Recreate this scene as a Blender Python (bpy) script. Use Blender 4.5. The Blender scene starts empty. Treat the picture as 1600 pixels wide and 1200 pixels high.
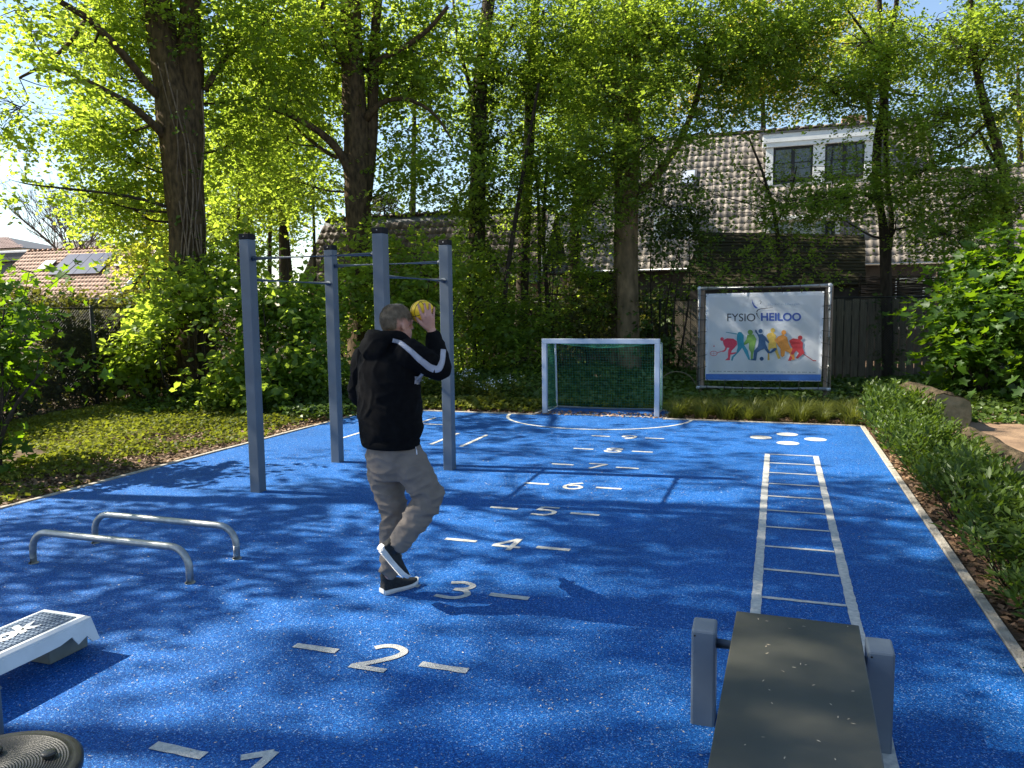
import bpy, bmesh, math, random
import numpy as np
from mathutils import Vector, Matrix, noise
from mathutils.bvhtree import BVHTree
from mathutils.geometry import tessellate_polygon

random.seed(7)
rng = np.random.default_rng(7)
S = bpy.context.scene
COL = S.collection
R = math.radians

# ------------------------------------------------------------------ camera
F_PX, PITCH, ROLL, CAM_H, YAW = 1214.93, 0.09904, -0.01218, 1.7894, 0.3299


def ray(px, py):
    x, y = px - 800.0, py - 600.0
    cr, sr = math.cos(ROLL), math.sin(ROLL)
    X = cr * x + sr * y
    Y = -sr * x + cr * y
    c, s = math.cos(PITCH), math.sin(PITCH)
    d = (X / F_PX, c + (-Y / F_PX) * s, -s + (-Y / F_PX) * c)
    C, Q = math.cos(YAW), math.sin(YAW)
    return Vector((d[0] * C - d[1] * Q, d[0] * Q + d[1] * C, d[2]))


CAM = Vector((0, 0, CAM_H))
E_R = Vector((math.cos(YAW), math.sin(YAW), 0))      # horizontal right of the view
E_F = Vector((-math.sin(YAW), math.cos(YAW), 0))     # horizontal forward of the view


def pt(px, py, depth):
    d = ray(px, py)
    return CAM + d * (depth / d.dot(E_F))


def on_y(px, py, Y):
    d = ray(px, py)
    return CAM + d * (Y / d.y)


def on_z(px, py, z=0.0):
    d = ray(px, py)
    return CAM + d * ((z - CAM_H) / d.z)


fwd = ray(800, 600).normalized()
rgt = (ray(900, 600) - ray(800, 600)).normalized()
upv = (ray(800, 500) - ray(800, 600)).normalized()
cd = bpy.data.cameras.new('camera')
cd.sensor_width = 36.0
cd.lens = F_PX / 1600 * 36.0
cd.clip_start = 0.05
cd.clip_end = 2000
cam = bpy.data.objects.new('camera', cd)
M4 = Matrix.Identity(4)
for i in range(3):
    M4[i][0], M4[i][1], M4[i][2], M4[i][3] = rgt[i], upv[i], -fwd[i], CAM[i]
cam.matrix_world = M4
COL.objects.link(cam)
S.camera = cam

# ------------------------------------------------------------------ light
SUN_EL, SUN_AZ = R(40), (-0.993, -0.115)             # towards the sun: from the left of the court
w = bpy.data.worlds.new('World')
S.world = w
w.use_nodes = True
nt = w.node_tree
sky = nt.nodes.new('ShaderNodeTexSky')
sky.sky_type = 'NISHITA'
sky.sun_disc = False
sky.sun_elevation = SUN_EL
sky.sun_rotation = math.atan2(SUN_AZ[0], SUN_AZ[1])
sky.air_density = 1.0
sky.dust_density = 0.4
bg = nt.nodes['Background']
bg.inputs['Strength'].default_value = 0.076
nt.links.new(sky.outputs[0], bg.inputs[0])
sd = bpy.data.lights.new('sun', 'SUN')
sd.energy = 5.0
sd.angle = R(0.5)
sd.color = (1.0, 0.92, 0.78)
sun = bpy.data.objects.new('sun', sd)
sdir = Vector((SUN_AZ[0] * math.cos(SUN_EL), SUN_AZ[1] * math.cos(SUN_EL), math.sin(SUN_EL)))
sun.rotation_euler = sdir.to_track_quat('Z', 'Y').to_euler()
sun.location = sdir * 60
COL.objects.link(sun)
vs = S.view_settings
vs.view_transform = 'Standard'
vs.look = 'None'
vs.exposure = 1.62
vs.gamma = 1.0
vs.use_curve_mapping = False
S.cycles.max_bounces = 8
S.cycles.diffuse_bounces = 4
S.cycles.transmission_bounces = 6
S.cycles.transparent_max_bounces = 8


# ------------------------------------------------------------------ materials
def srgb(r, g, b):
    f = lambda c: (c / 255 / 12.92) if c / 255 <= 0.04045 else ((c / 255 + 0.055) / 1.055) ** 2.4
    return (f(r), f(g), f(b))


def mat(name, col, rough=0.6, var=0.15, scale=8.0, metal=0.0, bump=0.0, bscale=None, spec=0.5, col2=None, stretch=None, detail=4):
    """principled surface whose colour wanders between col and col2 with procedural noise"""
    m = bpy.data.materials.new(name)
    m.use_nodes = True
    t = m.node_tree
    p = t.nodes['Principled BSDF']
    p.inputs['Roughness'].default_value = rough
    p.inputs['Metallic'].default_value = metal
    p.inputs['Specular IOR Level'].default_value = spec
    tc = t.nodes.new('ShaderNodeTexCoord')
    vec = tc.outputs['Object']
    if stretch:
        mp = t.nodes.new('ShaderNodeMapping')
        mp.inputs['Scale'].default_value = stretch
        t.links.new(vec, mp.inputs[0])
        vec = mp.outputs[0]
    n = t.nodes.new('ShaderNodeTexNoise')
    n.inputs['Scale'].default_value = scale
    n.inputs['Detail'].default_value = detail
    t.links.new(vec, n.inputs['Vector'])
    rp = t.nodes.new('ShaderNodeValToRGB')
    c2 = col2 or tuple(c * (1 - 2 * var) for c in col)
    c1 = col if col2 else tuple(min(1, c * (1 + var)) for c in col)
    rp.color_ramp.elements[0].position = 0.3
    rp.color_ramp.elements[1].position = 0.7
    rp.color_ramp.elements[0].color = (*c2, 1)
    rp.color_ramp.elements[1].color = (*c1, 1)
    t.links.new(n.outputs[0], rp.inputs[0])
    t.links.new(rp.outputs[0], p.inputs['Base Color'])
    if bump:
        n2 = t.nodes.new('ShaderNodeTexNoise')
        n2.inputs['Scale'].default_value = bscale or scale * 4
        n2.inputs['Detail'].default_value = 5
        t.links.new(vec, n2.inputs['Vector'])
        b = t.nodes.new('ShaderNodeBump')
        b.inputs['Strength'].default_value = bump
        b.inputs['Distance'].default_value = 0.02
        t.links.new(n2.outputs[0], b.inputs['Height'])
        t.links.new(b.outputs[0], p.inputs['Normal'])
    return m


def leaf_mat(name, dark, light, trans, tmix=0.5, gloss=0.02, grough=0.5):
    """two-sided leaf: diffuse + translucent, colour from the per-leaf 'tint' attribute"""
    m = bpy.data.materials.new(name)
    m.use_nodes = True
    t = m.node_tree
    for n in list(t.nodes):
        t.nodes.remove(n)
    L = t.links.new
    out = t.nodes.new('ShaderNodeOutputMaterial')
    at = t.nodes.new('ShaderNodeAttribute')
    at.attribute_name = 'tint'
    rp = t.nodes.new('ShaderNodeValToRGB')
    rp.color_ramp.elements[0].color = (*dark, 1)
    rp.color_ramp.elements[1].color = (*light, 1)
    L(at.outputs['Fac'], rp.inputs[0])
    rp2 = t.nodes.new('ShaderNodeValToRGB')
    rp2.color_ramp.elements[0].color = (*[c * 0.6 for c in trans], 1)
    rp2.color_ramp.elements[1].color = (*trans, 1)
    L(at.outputs['Fac'], rp2.inputs[0])
    d = t.nodes.new('ShaderNodeBsdfDiffuse')
    L(rp.outputs[0], d.inputs[0])
    tr = t.nodes.new('ShaderNodeBsdfTranslucent')
    L(rp2.outputs[0], tr.inputs[0])
    mx = t.nodes.new('ShaderNodeMixShader')
    mx.inputs[0].default_value = tmix
    L(d.outputs[0], mx.inputs[1])
    L(tr.outputs[0], mx.inputs[2])
    g = t.nodes.new('ShaderNodeBsdfGlossy')
    g.inputs['Roughness'].default_value = grough
    g.inputs['Color'].default_value = (0.9, 0.95, 0.9, 1)
    mg = t.nodes.new('ShaderNodeMixShader')
    mg.inputs[0].default_value = gloss
    L(mx.outputs[0], mg.inputs[1])
    L(g.outputs[0], mg.inputs[2])
    L(mg.outputs[0], out.inputs[0])
    return m


def tint_mat(name, c0, c1, rough=0.7, bump=0.3, bscale=60):
    """surface whose colour is picked per piece by the 'tint' attribute, with noise grain"""
    m = mat(name, c0, rough, bump=bump, bscale=bscale)
    t = m.node_tree
    p = t.nodes['Principled BSDF']
    at = t.nodes.new('ShaderNodeAttribute')
    at.attribute_name = 'tint'
    rp = t.nodes.new('ShaderNodeValToRGB')
    rp.color_ramp.elements[0].color = (*c0, 1)
    rp.color_ramp.elements[1].color = (*c1, 1)
    t.links.new(at.outputs['Fac'], rp.inputs[0])
    n = t.nodes.new('ShaderNodeTexNoise')
    n.inputs['Scale'].default_value = 14
    n.inputs['Detail'].default_value = 6
    mx = t.nodes.new('ShaderNodeMix')
    mx.data_type = 'RGBA'
    mx.blend_type = 'MULTIPLY'
    mx.inputs[0].default_value = 0.55
    t.links.new(rp.outputs[0], mx.inputs[6])
    t.links.new(n.outputs[0], mx.inputs[7])
    t.links.new(mx.outputs[2], p.inputs['Base Color'])
    return m


def court_mat():
    m = mat('blue_rubber', (0.0085, 0.072, 0.37), 0.7, bump=0.0, spec=0.22)
    t = m.node_tree
    p = t.nodes['Principled BSDF']
    tc = t.nodes.new('ShaderNodeTexCoord')
    L = t.links.new
    v = t.nodes.new('ShaderNodeTexVoronoi')
    v.inputs['Scale'].default_value = 190
    L(tc.outputs['Object'], v.inputs['Vector'])
    sep = t.nodes.new('ShaderNodeSeparateColor')
    L(v.outputs['Color'], sep.inputs[0])
    rp = t.nodes.new('ShaderNodeValToRGB')
    rp.color_ramp.interpolation = 'CONSTANT'
    els = rp.color_ramp.elements
    els[0].position = 0.0
    els[0].color = (0.0025, 0.046, 0.185, 1)
    els[1].position = 0.3
    els[1].color = (0.0045, 0.082, 0.315, 1)
    for pos, c in ((0.66, (0.009, 0.118, 0.395)), (0.86, (0.04, 0.19, 0.48)), (0.955, (0.20, 0.33, 0.56))):  # palest granules also paint sun sparkle into the colour
        e = els.new(pos)
        e.color = (*c, 1)
    L(sep.outputs[0], rp.inputs[0])
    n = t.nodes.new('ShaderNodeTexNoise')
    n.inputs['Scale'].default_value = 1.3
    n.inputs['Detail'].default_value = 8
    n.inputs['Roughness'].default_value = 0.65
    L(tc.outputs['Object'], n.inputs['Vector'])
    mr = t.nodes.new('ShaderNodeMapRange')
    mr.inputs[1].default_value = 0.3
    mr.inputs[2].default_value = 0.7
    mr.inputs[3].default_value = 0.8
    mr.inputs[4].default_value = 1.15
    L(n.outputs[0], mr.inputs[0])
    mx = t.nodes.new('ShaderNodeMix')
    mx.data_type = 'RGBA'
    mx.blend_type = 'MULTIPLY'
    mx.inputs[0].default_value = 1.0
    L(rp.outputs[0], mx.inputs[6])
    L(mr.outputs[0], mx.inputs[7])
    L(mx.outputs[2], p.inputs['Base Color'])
    b = t.nodes.new('ShaderNodeBump')
    b.inputs['Strength'].default_value = 0.6
    b.inputs['Distance'].default_value = 0.003
    L(v.outputs['Distance'], b.inputs['Height'])
    L(b.outputs[0], p.inputs['Normal'])
    return m


def glass_mat():
    m = bpy.data.materials.new('window_glass')
    m.use_nodes = True
    t = m.node_tree
    p = t.nodes['Principled BSDF']
    p.inputs['Base Color'].default_value = (0.02, 0.025, 0.03, 1)
    p.inputs['Roughness'].default_value = 0.03
    p.inputs['Specular IOR Level'].default_value = 1.0
    n = t.nodes.new('ShaderNodeTexNoise')
    n.inputs['Scale'].default_value = 2.0
    b = t.nodes.new('ShaderNodeBump')
    b.inputs['Strength'].default_value = 0.03
    t.links.new(n.outputs[0], b.inputs['Height'])
    t.links.new(b.outputs[0], p.inputs['Normal'])
    return m


M = dict(
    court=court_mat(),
    glass=glass_mat(),
    line=mat('line_paint', (0.64, 0.62, 0.55), 0.75, scale=38, col2=(0.40, 0.40, 0.38), detail=10, bump=0.5, bscale=200),
    soil=mat('soil', (0.13, 0.085, 0.05), 0.95, scale=3, col2=(0.05, 0.035, 0.022), bump=0.8, bscale=30, spec=0.2),
    path=mat('path_dirt', (0.30, 0.20, 0.125), 0.95, scale=2.2, col2=(0.15, 0.10, 0.065), bump=0.7, bscale=18, spec=0.2, detail=8),
    kerb=mat('kerb_concrete', (0.42, 0.39, 0.33), 0.9, scale=9, col2=(0.24, 0.21, 0.17), bump=0.5, bscale=60),
    grey=mat('grey_powder_coat', (0.092, 0.118, 0.150), 0.5, 0.06, 5, bump=0.04, bscale=300),
    greyl=mat('grey_bar_steel', (0.20, 0.23, 0.27), 0.38, 0.08, 12, metal=0.3),
    galv=mat('galvanised_steel', (0.42, 0.43, 0.42), 0.42, scale=22, col2=(0.28, 0.29, 0.28), metal=0.75, bump=0.1),
    zinc=mat('zinc_tube', (0.50, 0.52, 0.54), 0.4, scale=22, col2=(0.38, 0.40, 0.42), metal=0.25, bump=0.05),
    alu=mat('white_aluminium', (0.42, 0.47, 0.55), 0.4, 0.06, 6, metal=0.2),
    cap=mat('black_plastic', (0.010, 0.010, 0.012), 0.7, 0.2, 10, spec=0.2),
    pad=mat('board_vinyl', (0.058, 0.057, 0.045), 0.45, scale=5, col2=(0.040, 0.041, 0.033), bump=0.08, bscale=400),
    white=mat('white_paint', (0.74, 0.75, 0.74), 0.5, 0.05, 4),
    stepw=mat('step_plastic', (0.62, 0.65, 0.66), 0.4, 0.05, 8, bump=0.05, bscale=250),
    stepg=mat('step_riser_plastic', (0.16, 0.18, 0.165), 0.5, 0.08, 12),
    tread=mat('step_tread', (0.07, 0.105, 0.16), 0.55, 0.15, 60),
    disc=mat('disc_plastic', (0.034, 0.031, 0.026), 0.42, 0.2, 14, bump=0.1, bscale=200),
    net=mat('net_cord', (0.02, 0.20, 0.13), 0.7, 0.1, 20),
    wood=mat('weathered_wood', (0.34, 0.25, 0.18), 0.85, scale=6, col2=(0.17, 0.125, 0.09), stretch=(6, 6, 0.6), bump=0.4),
    plank=mat('grey_plank', (0.24, 0.20, 0.14), 0.9, scale=5, col2=(0.12, 0.10, 0.07), stretch=(8, 8, 0.6), bump=0.4),
    shed=mat('shed_board', (0.050, 0.044, 0.026), 0.95, spec=0.1, scale=4, col2=(0.026, 0.023, 0.014), stretch=(0.6, 8, 8), bump=0.4),
    twig=mat('wattle_twig', (0.06, 0.042, 0.03), 0.9, 0.3, 6),
    bark=mat('lime_bark', (0.118, 0.082, 0.043), 0.95, scale=5, col2=(0.030, 0.023, 0.014), stretch=(3, 3, 1.1), bump=1.0, bscale=10, spec=0.15, detail=8),
    bark2=mat('beech_bark', (0.19, 0.135, 0.075), 0.9, scale=4, col2=(0.075, 0.058, 0.032), stretch=(2, 2, 0.8), bump=0.5, bscale=10, spec=0.15, detail=6),
    barkd=mat('dark_bark', (0.06, 0.047, 0.035), 0.95, scale=6, col2=(0.025, 0.02, 0.015), stretch=(3, 3, 0.7), bump=0.7, bscale=14, spec=0.15),
    ivystem=mat('ivy_stem', (0.15, 0.11, 0.075), 0.9, 0.25, 8, bump=0.4),
    canvas=mat('banner_canvas', (0.78, 0.81, 0.86), 0.45, 0.03, 3, bump=0.05, bscale=4),
    black=mat('black_rubber', (0.012, 0.012, 0.013), 0.6, 0.2, 10),
    chain=mat('chain_wire', (0.028, 0.03, 0.026), 0.6, 0.2, 10),
    wallw=mat('white_render', (0.66, 0.63, 0.58), 0.9, 0.08, 3, bump=0.2),
    brick=mat('brick_wall', (0.34, 0.20, 0.13), 0.9, scale=12, col2=(0.2, 0.11, 0.075), bump=0.3),
    walld=mat('timber_and_shaded_wall', (0.055, 0.045, 0.038), 0.9, 0.2, 5),
    tile=tint_mat('pale_pantile', (0.17, 0.145, 0.122), (0.38, 0.325, 0.275)),
    tiled=tint_mat('brown_pantile', (0.075, 0.052, 0.04), (0.15, 0.11, 0.088)),
    tileo=tint_mat('orange_pantile', (0.33, 0.18, 0.11), (0.52, 0.31, 0.205)),
    tileg=tint_mat('grey_tile', (0.14, 0.12, 0.105), (0.24, 0.21, 0.18)),
    tiler=tint_mat('dark_red_tile', (0.115, 0.04, 0.038), (0.17, 0.065, 0.06)),
    solar=mat('solar_panel', (0.055, 0.06, 0.085), 0.18, 0.1, 3, spec=0.9),
    lead=mat('lead_flashing', (0.07, 0.075, 0.08), 0.6, 0.1, 6),
    hoodie=mat('black_fleece', (0.0042, 0.0042, 0.0048), 0.95, 0.2, 30, bump=0.2, bscale=350, spec=0.12),
    stripe=mat('white_stripe', (0.66, 0.67, 0.74), 0.8, 0.05, 20),
    trous=mat('taupe_trousers', (0.172, 0.146, 0.126), 0.85, 0.08, 12, bump=0.15, bscale=300, spec=0.25),
    skin=mat('skin', (0.50, 0.27, 0.20), 0.5, scale=14, col2=(0.42, 0.20, 0.15), bump=0.15, bscale=90),
    hair=mat('greying_fair_hair', (0.30, 0.23, 0.15), 0.55, scale=30, col2=(0.14, 0.105, 0.065), bump=0.15, bscale=120, spec=0.4),
    shoe=mat('black_shoe_knit', (0.016, 0.017, 0.017), 0.8, 0.3, 60, bump=0.4, bscale=260),
    sole=mat('white_shoe_sole', (0.66, 0.64, 0.60), 0.6, 0.08, 20),
    ballm=mat('yellow_rubber', (0.90, 0.56, 0.008), 0.5, 0.05, 20, bump=0.25, bscale=300),
    logbark=mat('log_bark', (0.105, 0.080, 0.050), 0.95, scale=16, col2=(0.022, 0.019, 0.012), bump=1.0, bscale=45, detail=8, spec=0.1, stretch=(1, .35, 1)),
    logcut=mat('log_cut_face', (0.23, 0.20, 0.12), 0.9, scale=8, col2=(0.10, 0.10, 0.055), bump=0.4),
    petal=mat('dry_bud_scale', (0.60, 0.50, 0.36), 0.8, 0.3, 40),
    dryleaf=tint_mat('dry_leaf', (0.12, 0.055, 0.03), (0.36, 0.22, 0.12)),
    curtain=mat('curtain', (0.45, 0.46, 0.46), 0.9, 0.1, 5, stretch=(20, 20, 1)),
)
LM = dict(
    lime=leaf_mat('lime_leaf', (0.072, 0.130, 0.018), (0.124, 0.185, 0.030), (0.56, 0.72, 0.065), 0.62),
    lime2=leaf_mat('shaded_lime_leaf', (0.066, 0.124, 0.018), (0.115, 0.18, 0.030), (0.50, 0.68, 0.060), 0.58),
    beech=leaf_mat('beech_leaf', (0.050, 0.098, 0.015), (0.100, 0.160, 0.027), (0.48, 0.64, 0.055), 0.57),
    far=leaf_mat('far_tree_leaf', (0.10, 0.13, 0.018), (0.16, 0.18, 0.028), (0.62, 0.66, 0.05), 0.6),
    gold=leaf_mat('golden_leaf', (0.13, 0.12, 0.016), (0.20, 0.17, 0.028), (0.62, 0.54, 0.05), 0.55),
    ivy=leaf_mat('ivy_leaf', (0.030, 0.058, 0.009), (0.080, 0.125, 0.022), (0.13, 0.23, 0.012), 0.25, 0.025, 0.45),
    hedge=leaf_mat('hedge_leaf', (0.034, 0.038, 0.011), (0.105, 0.110, 0.034), (0.24, 0.25, 0.025), 0.35, 0.02, 0.5),
    maple=leaf_mat('maple_leaf', (0.026, 0.072, 0.006), (0.058, 0.122, 0.010), (0.26, 0.44, 0.010), 0.52, 0.03),
    laurel=leaf_mat('laurel_leaf', (0.028, 0.055, 0.008), (0.072, 0.115, 0.016), (0.15, 0.24, 0.014), 0.35, 0.022, 0.45),
    grass=leaf_mat('grass_blade', (0.050, 0.068, 0.010), (0.14, 0.155, 0.028), (0.22, 0.25, 0.02), 0.42, 0.03),
    cover=leaf_mat('ground_cover_leaf', (0.065, 0.085, 0.012), (0.16, 0.175, 0.032), (0.30, 0.34, 0.025), 0.42, 0.012, 0.55),
    conifer=leaf_mat('conifer_needle', (0.05, 0.055, 0.02), (0.10, 0.10, 0.045), (0.06, 0.06, 0.02), 0.2, 0.03),
)


# ------------------------------------------------------------------ object helpers
def link(o, parent=None):
    COL.objects.link(o)
    if parent is not None:
        o.parent = parent
    return o


def tag(o, label=None, cat=None, group=None, kind=None):
    for k, v in (('label', label), ('category', cat), ('group', group), ('kind', kind)):
        if v:
            o[k] = v
    return o


def thing(name, label, cat, loc=(0, 0, 0), rz=0.0, group=None):
    o = bpy.data.objects.new(name, None)
    o.empty_display_size = 0.2
    o.location = loc
    o.rotation_euler = (0, 0, rz)
    link(o)
    return tag(o, label, cat, group)


def put(name, me, m, parent=None, smooth=False, loc=None):
    """mesh datablock -> object; children are given in WORLD coordinates minus the parent's location"""
    if m is not None and len(me.materials) == 0:
        me.materials.append(m)
    if smooth:
        me.polygons.foreach_set('use_smooth', np.ones(len(me.polygons), bool))
    o = bpy.data.objects.new(name, me)
    link(o, parent)
    if loc is not None:
        o.location = loc
    if parent is not None:
        o.matrix_parent_inverse = world_of(parent).inverted()
    return o


def world_of(q):
    if q.parent is None:
        return q.matrix_basis.copy()
    return world_of(q.parent) @ q.matrix_parent_inverse @ q.matrix_basis


def np_mesh(name, V, Fc, tint=None, smooth=False):
    V = np.asarray(V, np.float32).reshape(-1, 3)
    Fc = np.asarray(Fc, np.int32)
    me = bpy.data.meshes.new(name)
    me.vertices.add(len(V))
    me.vertices.foreach_set('co', V.ravel())
    k = Fc.shape[1]
    me.loops.add(Fc.size)
    me.loops.foreach_set('vertex_index', Fc.ravel())
    me.polygons.add(len(Fc))
    me.polygons.foreach_set('loop_start', np.arange(0, Fc.size, k, dtype=np.int32))
    if smooth:
        me.polygons.foreach_set('use_smooth', np.ones(len(Fc), bool))
    if tint is not None:
        a = me.attributes.new('tint', 'FLOAT', 'POINT')
        a.data.foreach_set('value', np.asarray(tint, np.float32))
    me.update(calc_edges=True)
    return me


def bm_mesh(bm, name='mesh'):
    me = bpy.data.meshes.new(name)
    bmesh.ops.recalc_face_normals(bm, faces=bm.faces)
    bm.to_mesh(me)
    bm.free()
    return me


def bm_box(bm, lo, hi, bevel=0.0, mtx=None):
    lo, hi = Vector(lo), Vector(hi)
    vs_ = [bm.verts.new((x, y, z)) for x in (lo.x, hi.x) for y in (lo.y, hi.y) for z in (lo.z, hi.z)]
    idx = [(0, 1, 3, 2), (4, 6, 7, 5), (0, 4, 5, 1), (2, 3, 7, 6), (0, 2, 6, 4), (1, 5, 7, 3)]
    fs = [bm.faces.new([vs_[i] for i in f]) for f in idx]
    if bevel:
        es = list({e for f in fs for e in f.edges})
        r = bmesh.ops.bevel(bm, geom=es, offset=bevel, segments=2, affect='EDGES', profile=0.5)
        vs_ = list({v for f in r['faces'] for v in f.verts} | {v for v in vs_ if v.is_valid})
    if mtx is not None:
        bmesh.ops.transform(bm, matrix=mtx, verts=vs_)
    return vs_


def box(name, lo, hi, m, parent=None, bevel=0.0, mtx=None):
    bm = bmesh.new()
    bm_box(bm, lo, hi, bevel, mtx)
    return put(name, bm_mesh(bm, name), m, parent)


def frame_of(d):
    d = d.normalized()
    a = Vector((0, 0, 1)) if abs(d.z) < 0.9 else Vector((1, 0, 0))
    u = d.cross(a).normalized()
    return u, u.cross(d).normalized()


def bm_tube(bm, path, radii, sides=10, caps=True, wob=0.0, seed=0.0):
    path = [Vector(p) for p in path]
    if not hasattr(radii, '__len__'):
        radii = [radii] * len(path)
    rings = []
    u = None
    for i, p in enumerate(path):
        d = (path[min(i + 1, len(path) - 1)] - path[max(i - 1, 0)])
        if d.length < 1e-9:
            d = Vector((0, 0, 1))
        d.normalize()
        if u is None:
            u, v = frame_of(d)
        else:
            u = (u - d * u.dot(d))
            u = u.normalized() if u.length > 1e-6 else frame_of(d)[0]
            v = d.cross(u)
        ring = []
        for k in range(sides):
            a = 2 * math.pi * k / sides
            rr = radii[i]
            if wob:
                rr *= 1 + wob * (noise.noise(Vector((math.cos(a) * 1.6 + seed, math.sin(a) * 1.6, i * 0.22))) + 0.5 * noise.noise(Vector((math.cos(a) * 4 + seed, math.sin(a) * 4, i * 0.5))))
            ring.append(bm.verts.new(p + (u * math.cos(a) + v * math.sin(a)) * rr))
        rings.append(ring)
    for a, b in zip(rings, rings[1:]):
        for k in range(sides):
            bm.faces.new((a[k], a[(k + 1) % sides], b[(k + 1) % sides], b[k]))
    if caps:
        bm.faces.new(rings[0][::-1])
        bm.faces.new(rings[-1])
    return rings


def tube(name, path, radii, m, parent=None, sides=10, wob=0.0, smooth=True, seed=0.0):
    bm = bmesh.new()
    bm_tube(bm, path, radii, sides, True, wob, seed)
    return put(name, bm_mesh(bm, name), m, parent, smooth)


def catmull(P, n=6):
    """P: list of tuples of equal length -> smooth resampled list"""
    A = np.array([list(p) for p in P], float)
    if len(A) < 3:
        t = np.linspace(0, 1, n + 1)[:, None]
        return A[0] * (1 - t) + A[-1] * t
    Q = np.vstack([2 * A[0] - A[1], A, 2 * A[-1] - A[-2]])
    out = []
    for i in range(1, len(Q) - 2):
        p0, p1, p2, p3 = Q[i - 1], Q[i], Q[i + 1], Q[i + 2]
        for t in np.linspace(0, 1, n, endpoint=False):
            out.append(0.5 * (2 * p1 + (p2 - p0) * t + (2 * p0 - 5 * p1 + 4 * p2 - p3) * t * t + (3 * p1 - p0 - 3 * p2 + p3) * t ** 3))
    out.append(A[-1])
    return np.array(out)


def segs_mesh(name, P0, P1, r0, r1, sides=3):
    """many thin tapered rods as one mesh"""
    P0, P1 = np.asarray(P0, float), np.asarray(P1, float)
    N = len(P0)
    d = P1 - P0
    d /= np.linalg.norm(d, axis=1, keepdims=True) + 1e-9
    a = np.where(np.abs(d[:, 2:3]) < 0.9, np.array([[0, 0, 1.0]]), np.array([[1.0, 0, 0]]))
    u = np.cross(d, a)
    u /= np.linalg.norm(u, axis=1, keepdims=True) + 1e-9
    v = np.cross(d, u)
    V = np.zeros((N, 2 * sides, 3))
    r0 = np.broadcast_to(np.asarray(r0, float), (N,))[:, None]
    r1 = np.broadcast_to(np.asarray(r1, float), (N,))[:, None]
    for k in range(sides):
        c, s = math.cos(2 * math.pi * k / sides), math.sin(2 * math.pi * k / sides)
        V[:, k] = P0 + (u * c + v * s) * r0
        V[:, sides + k] = P1 + (u * c + v * s) * r1
    base = (np.arange(N) * 2 * sides)[:, None]
    Fs = [np.concatenate([base + k, base + (k + 1) % sides, base + sides + (k + 1) % sides, base + sides + k], 1) for k in range(sides)]
    return np_mesh(name, V.reshape(-1, 3), np.concatenate(Fs))


# ------------------------------------------------------------------ foliage
def nrm(a):
    return a / (np.linalg.norm(a, axis=-1, keepdims=True) + 1e-9)


def leaf_mesh(name, P, D, N, size, tint, ratio=0.8, fold=0.12, shape='oval', curl=0.0):
    """P base point, D direction of the midrib, N face normal"""
    P, D = np.asarray(P, float), nrm(np.asarray(D, float))
    Sd = nrm(np.cross(D, N))
    U = np.cross(Sd, D)
    s = np.asarray(size, float)[:, None]
    n = len(P)
    if shape == 'oval':         # two folded halves of a rounded leaf
        pts = [(0, 0, 0), (0.42, 0.5 * ratio, fold), (1, 0, -curl), (0.42, -0.5 * ratio, fold)]
        faces = [(0, 3, 2), (0, 2, 1)]
    elif shape == 'round':      # heart-shaped lime leaf
        pts = [(0, 0, 0), (0.12, 0.36 * ratio, fold), (0.5, 0.5 * ratio, fold), (1, 0, -curl), (0.5, -0.5 * ratio, fold), (0.12, -0.36 * ratio, fold)]
        faces = [(0, 3, 2), (0, 2, 1), (0, 4, 3), (0, 5, 4)]
    elif shape == 'maple':
        pts = [(0, 0, 0), (0.05, 0.38, fold), (0.28, 0.25, 0.02), (0.60, 0.52, fold), (0.60, 0.2, 0.01), (1, 0, -curl),
               (0.60, -0.2, 0.01), (0.60, -0.52, fold), (0.28, -0.25, 0.02), (0.05, -0.38, fold)]
        faces = [(0, 2, 1), (0, 4, 2), (2, 4, 3), (0, 5, 4), (0, 6, 5), (0, 8, 6), (6, 8, 7), (0, 9, 8)]
    else:                       # lance: long narrow leaf
        pts = [(0, 0, 0), (0.45, 0.5 * ratio, fold), (1, 0, -curl), (0.45, -0.5 * ratio, fold)]
        faces = [(0, 3, 2), (0, 2, 1)]
    k = len(pts)
    V = np.zeros((n, k, 3))
    for i, (a, b, c) in enumerate(pts):
        V[:, i] = P + (D * a + Sd * b + U * c) * s
    base = (np.arange(n) * k)[:, None]
    Fc = np.concatenate([base + np.array([f]) for f in faces])
    return np_mesh(name, V.reshape(-1, 3), Fc, np.repeat(np.clip(tint, 0, 1), k))


def field(P, sc, seed=0):
    """cheap smooth 3-D value field in about -1..1, for clumps and gaps"""
    g = np.random.default_rng(seed)
    out = np.zeros(len(P))
    for i in range(7):
        k = g.normal(size=3) * sc
        out += np.sin(P @ k + g.uniform(0, 6.28)) * 0.4
    return out


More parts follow.
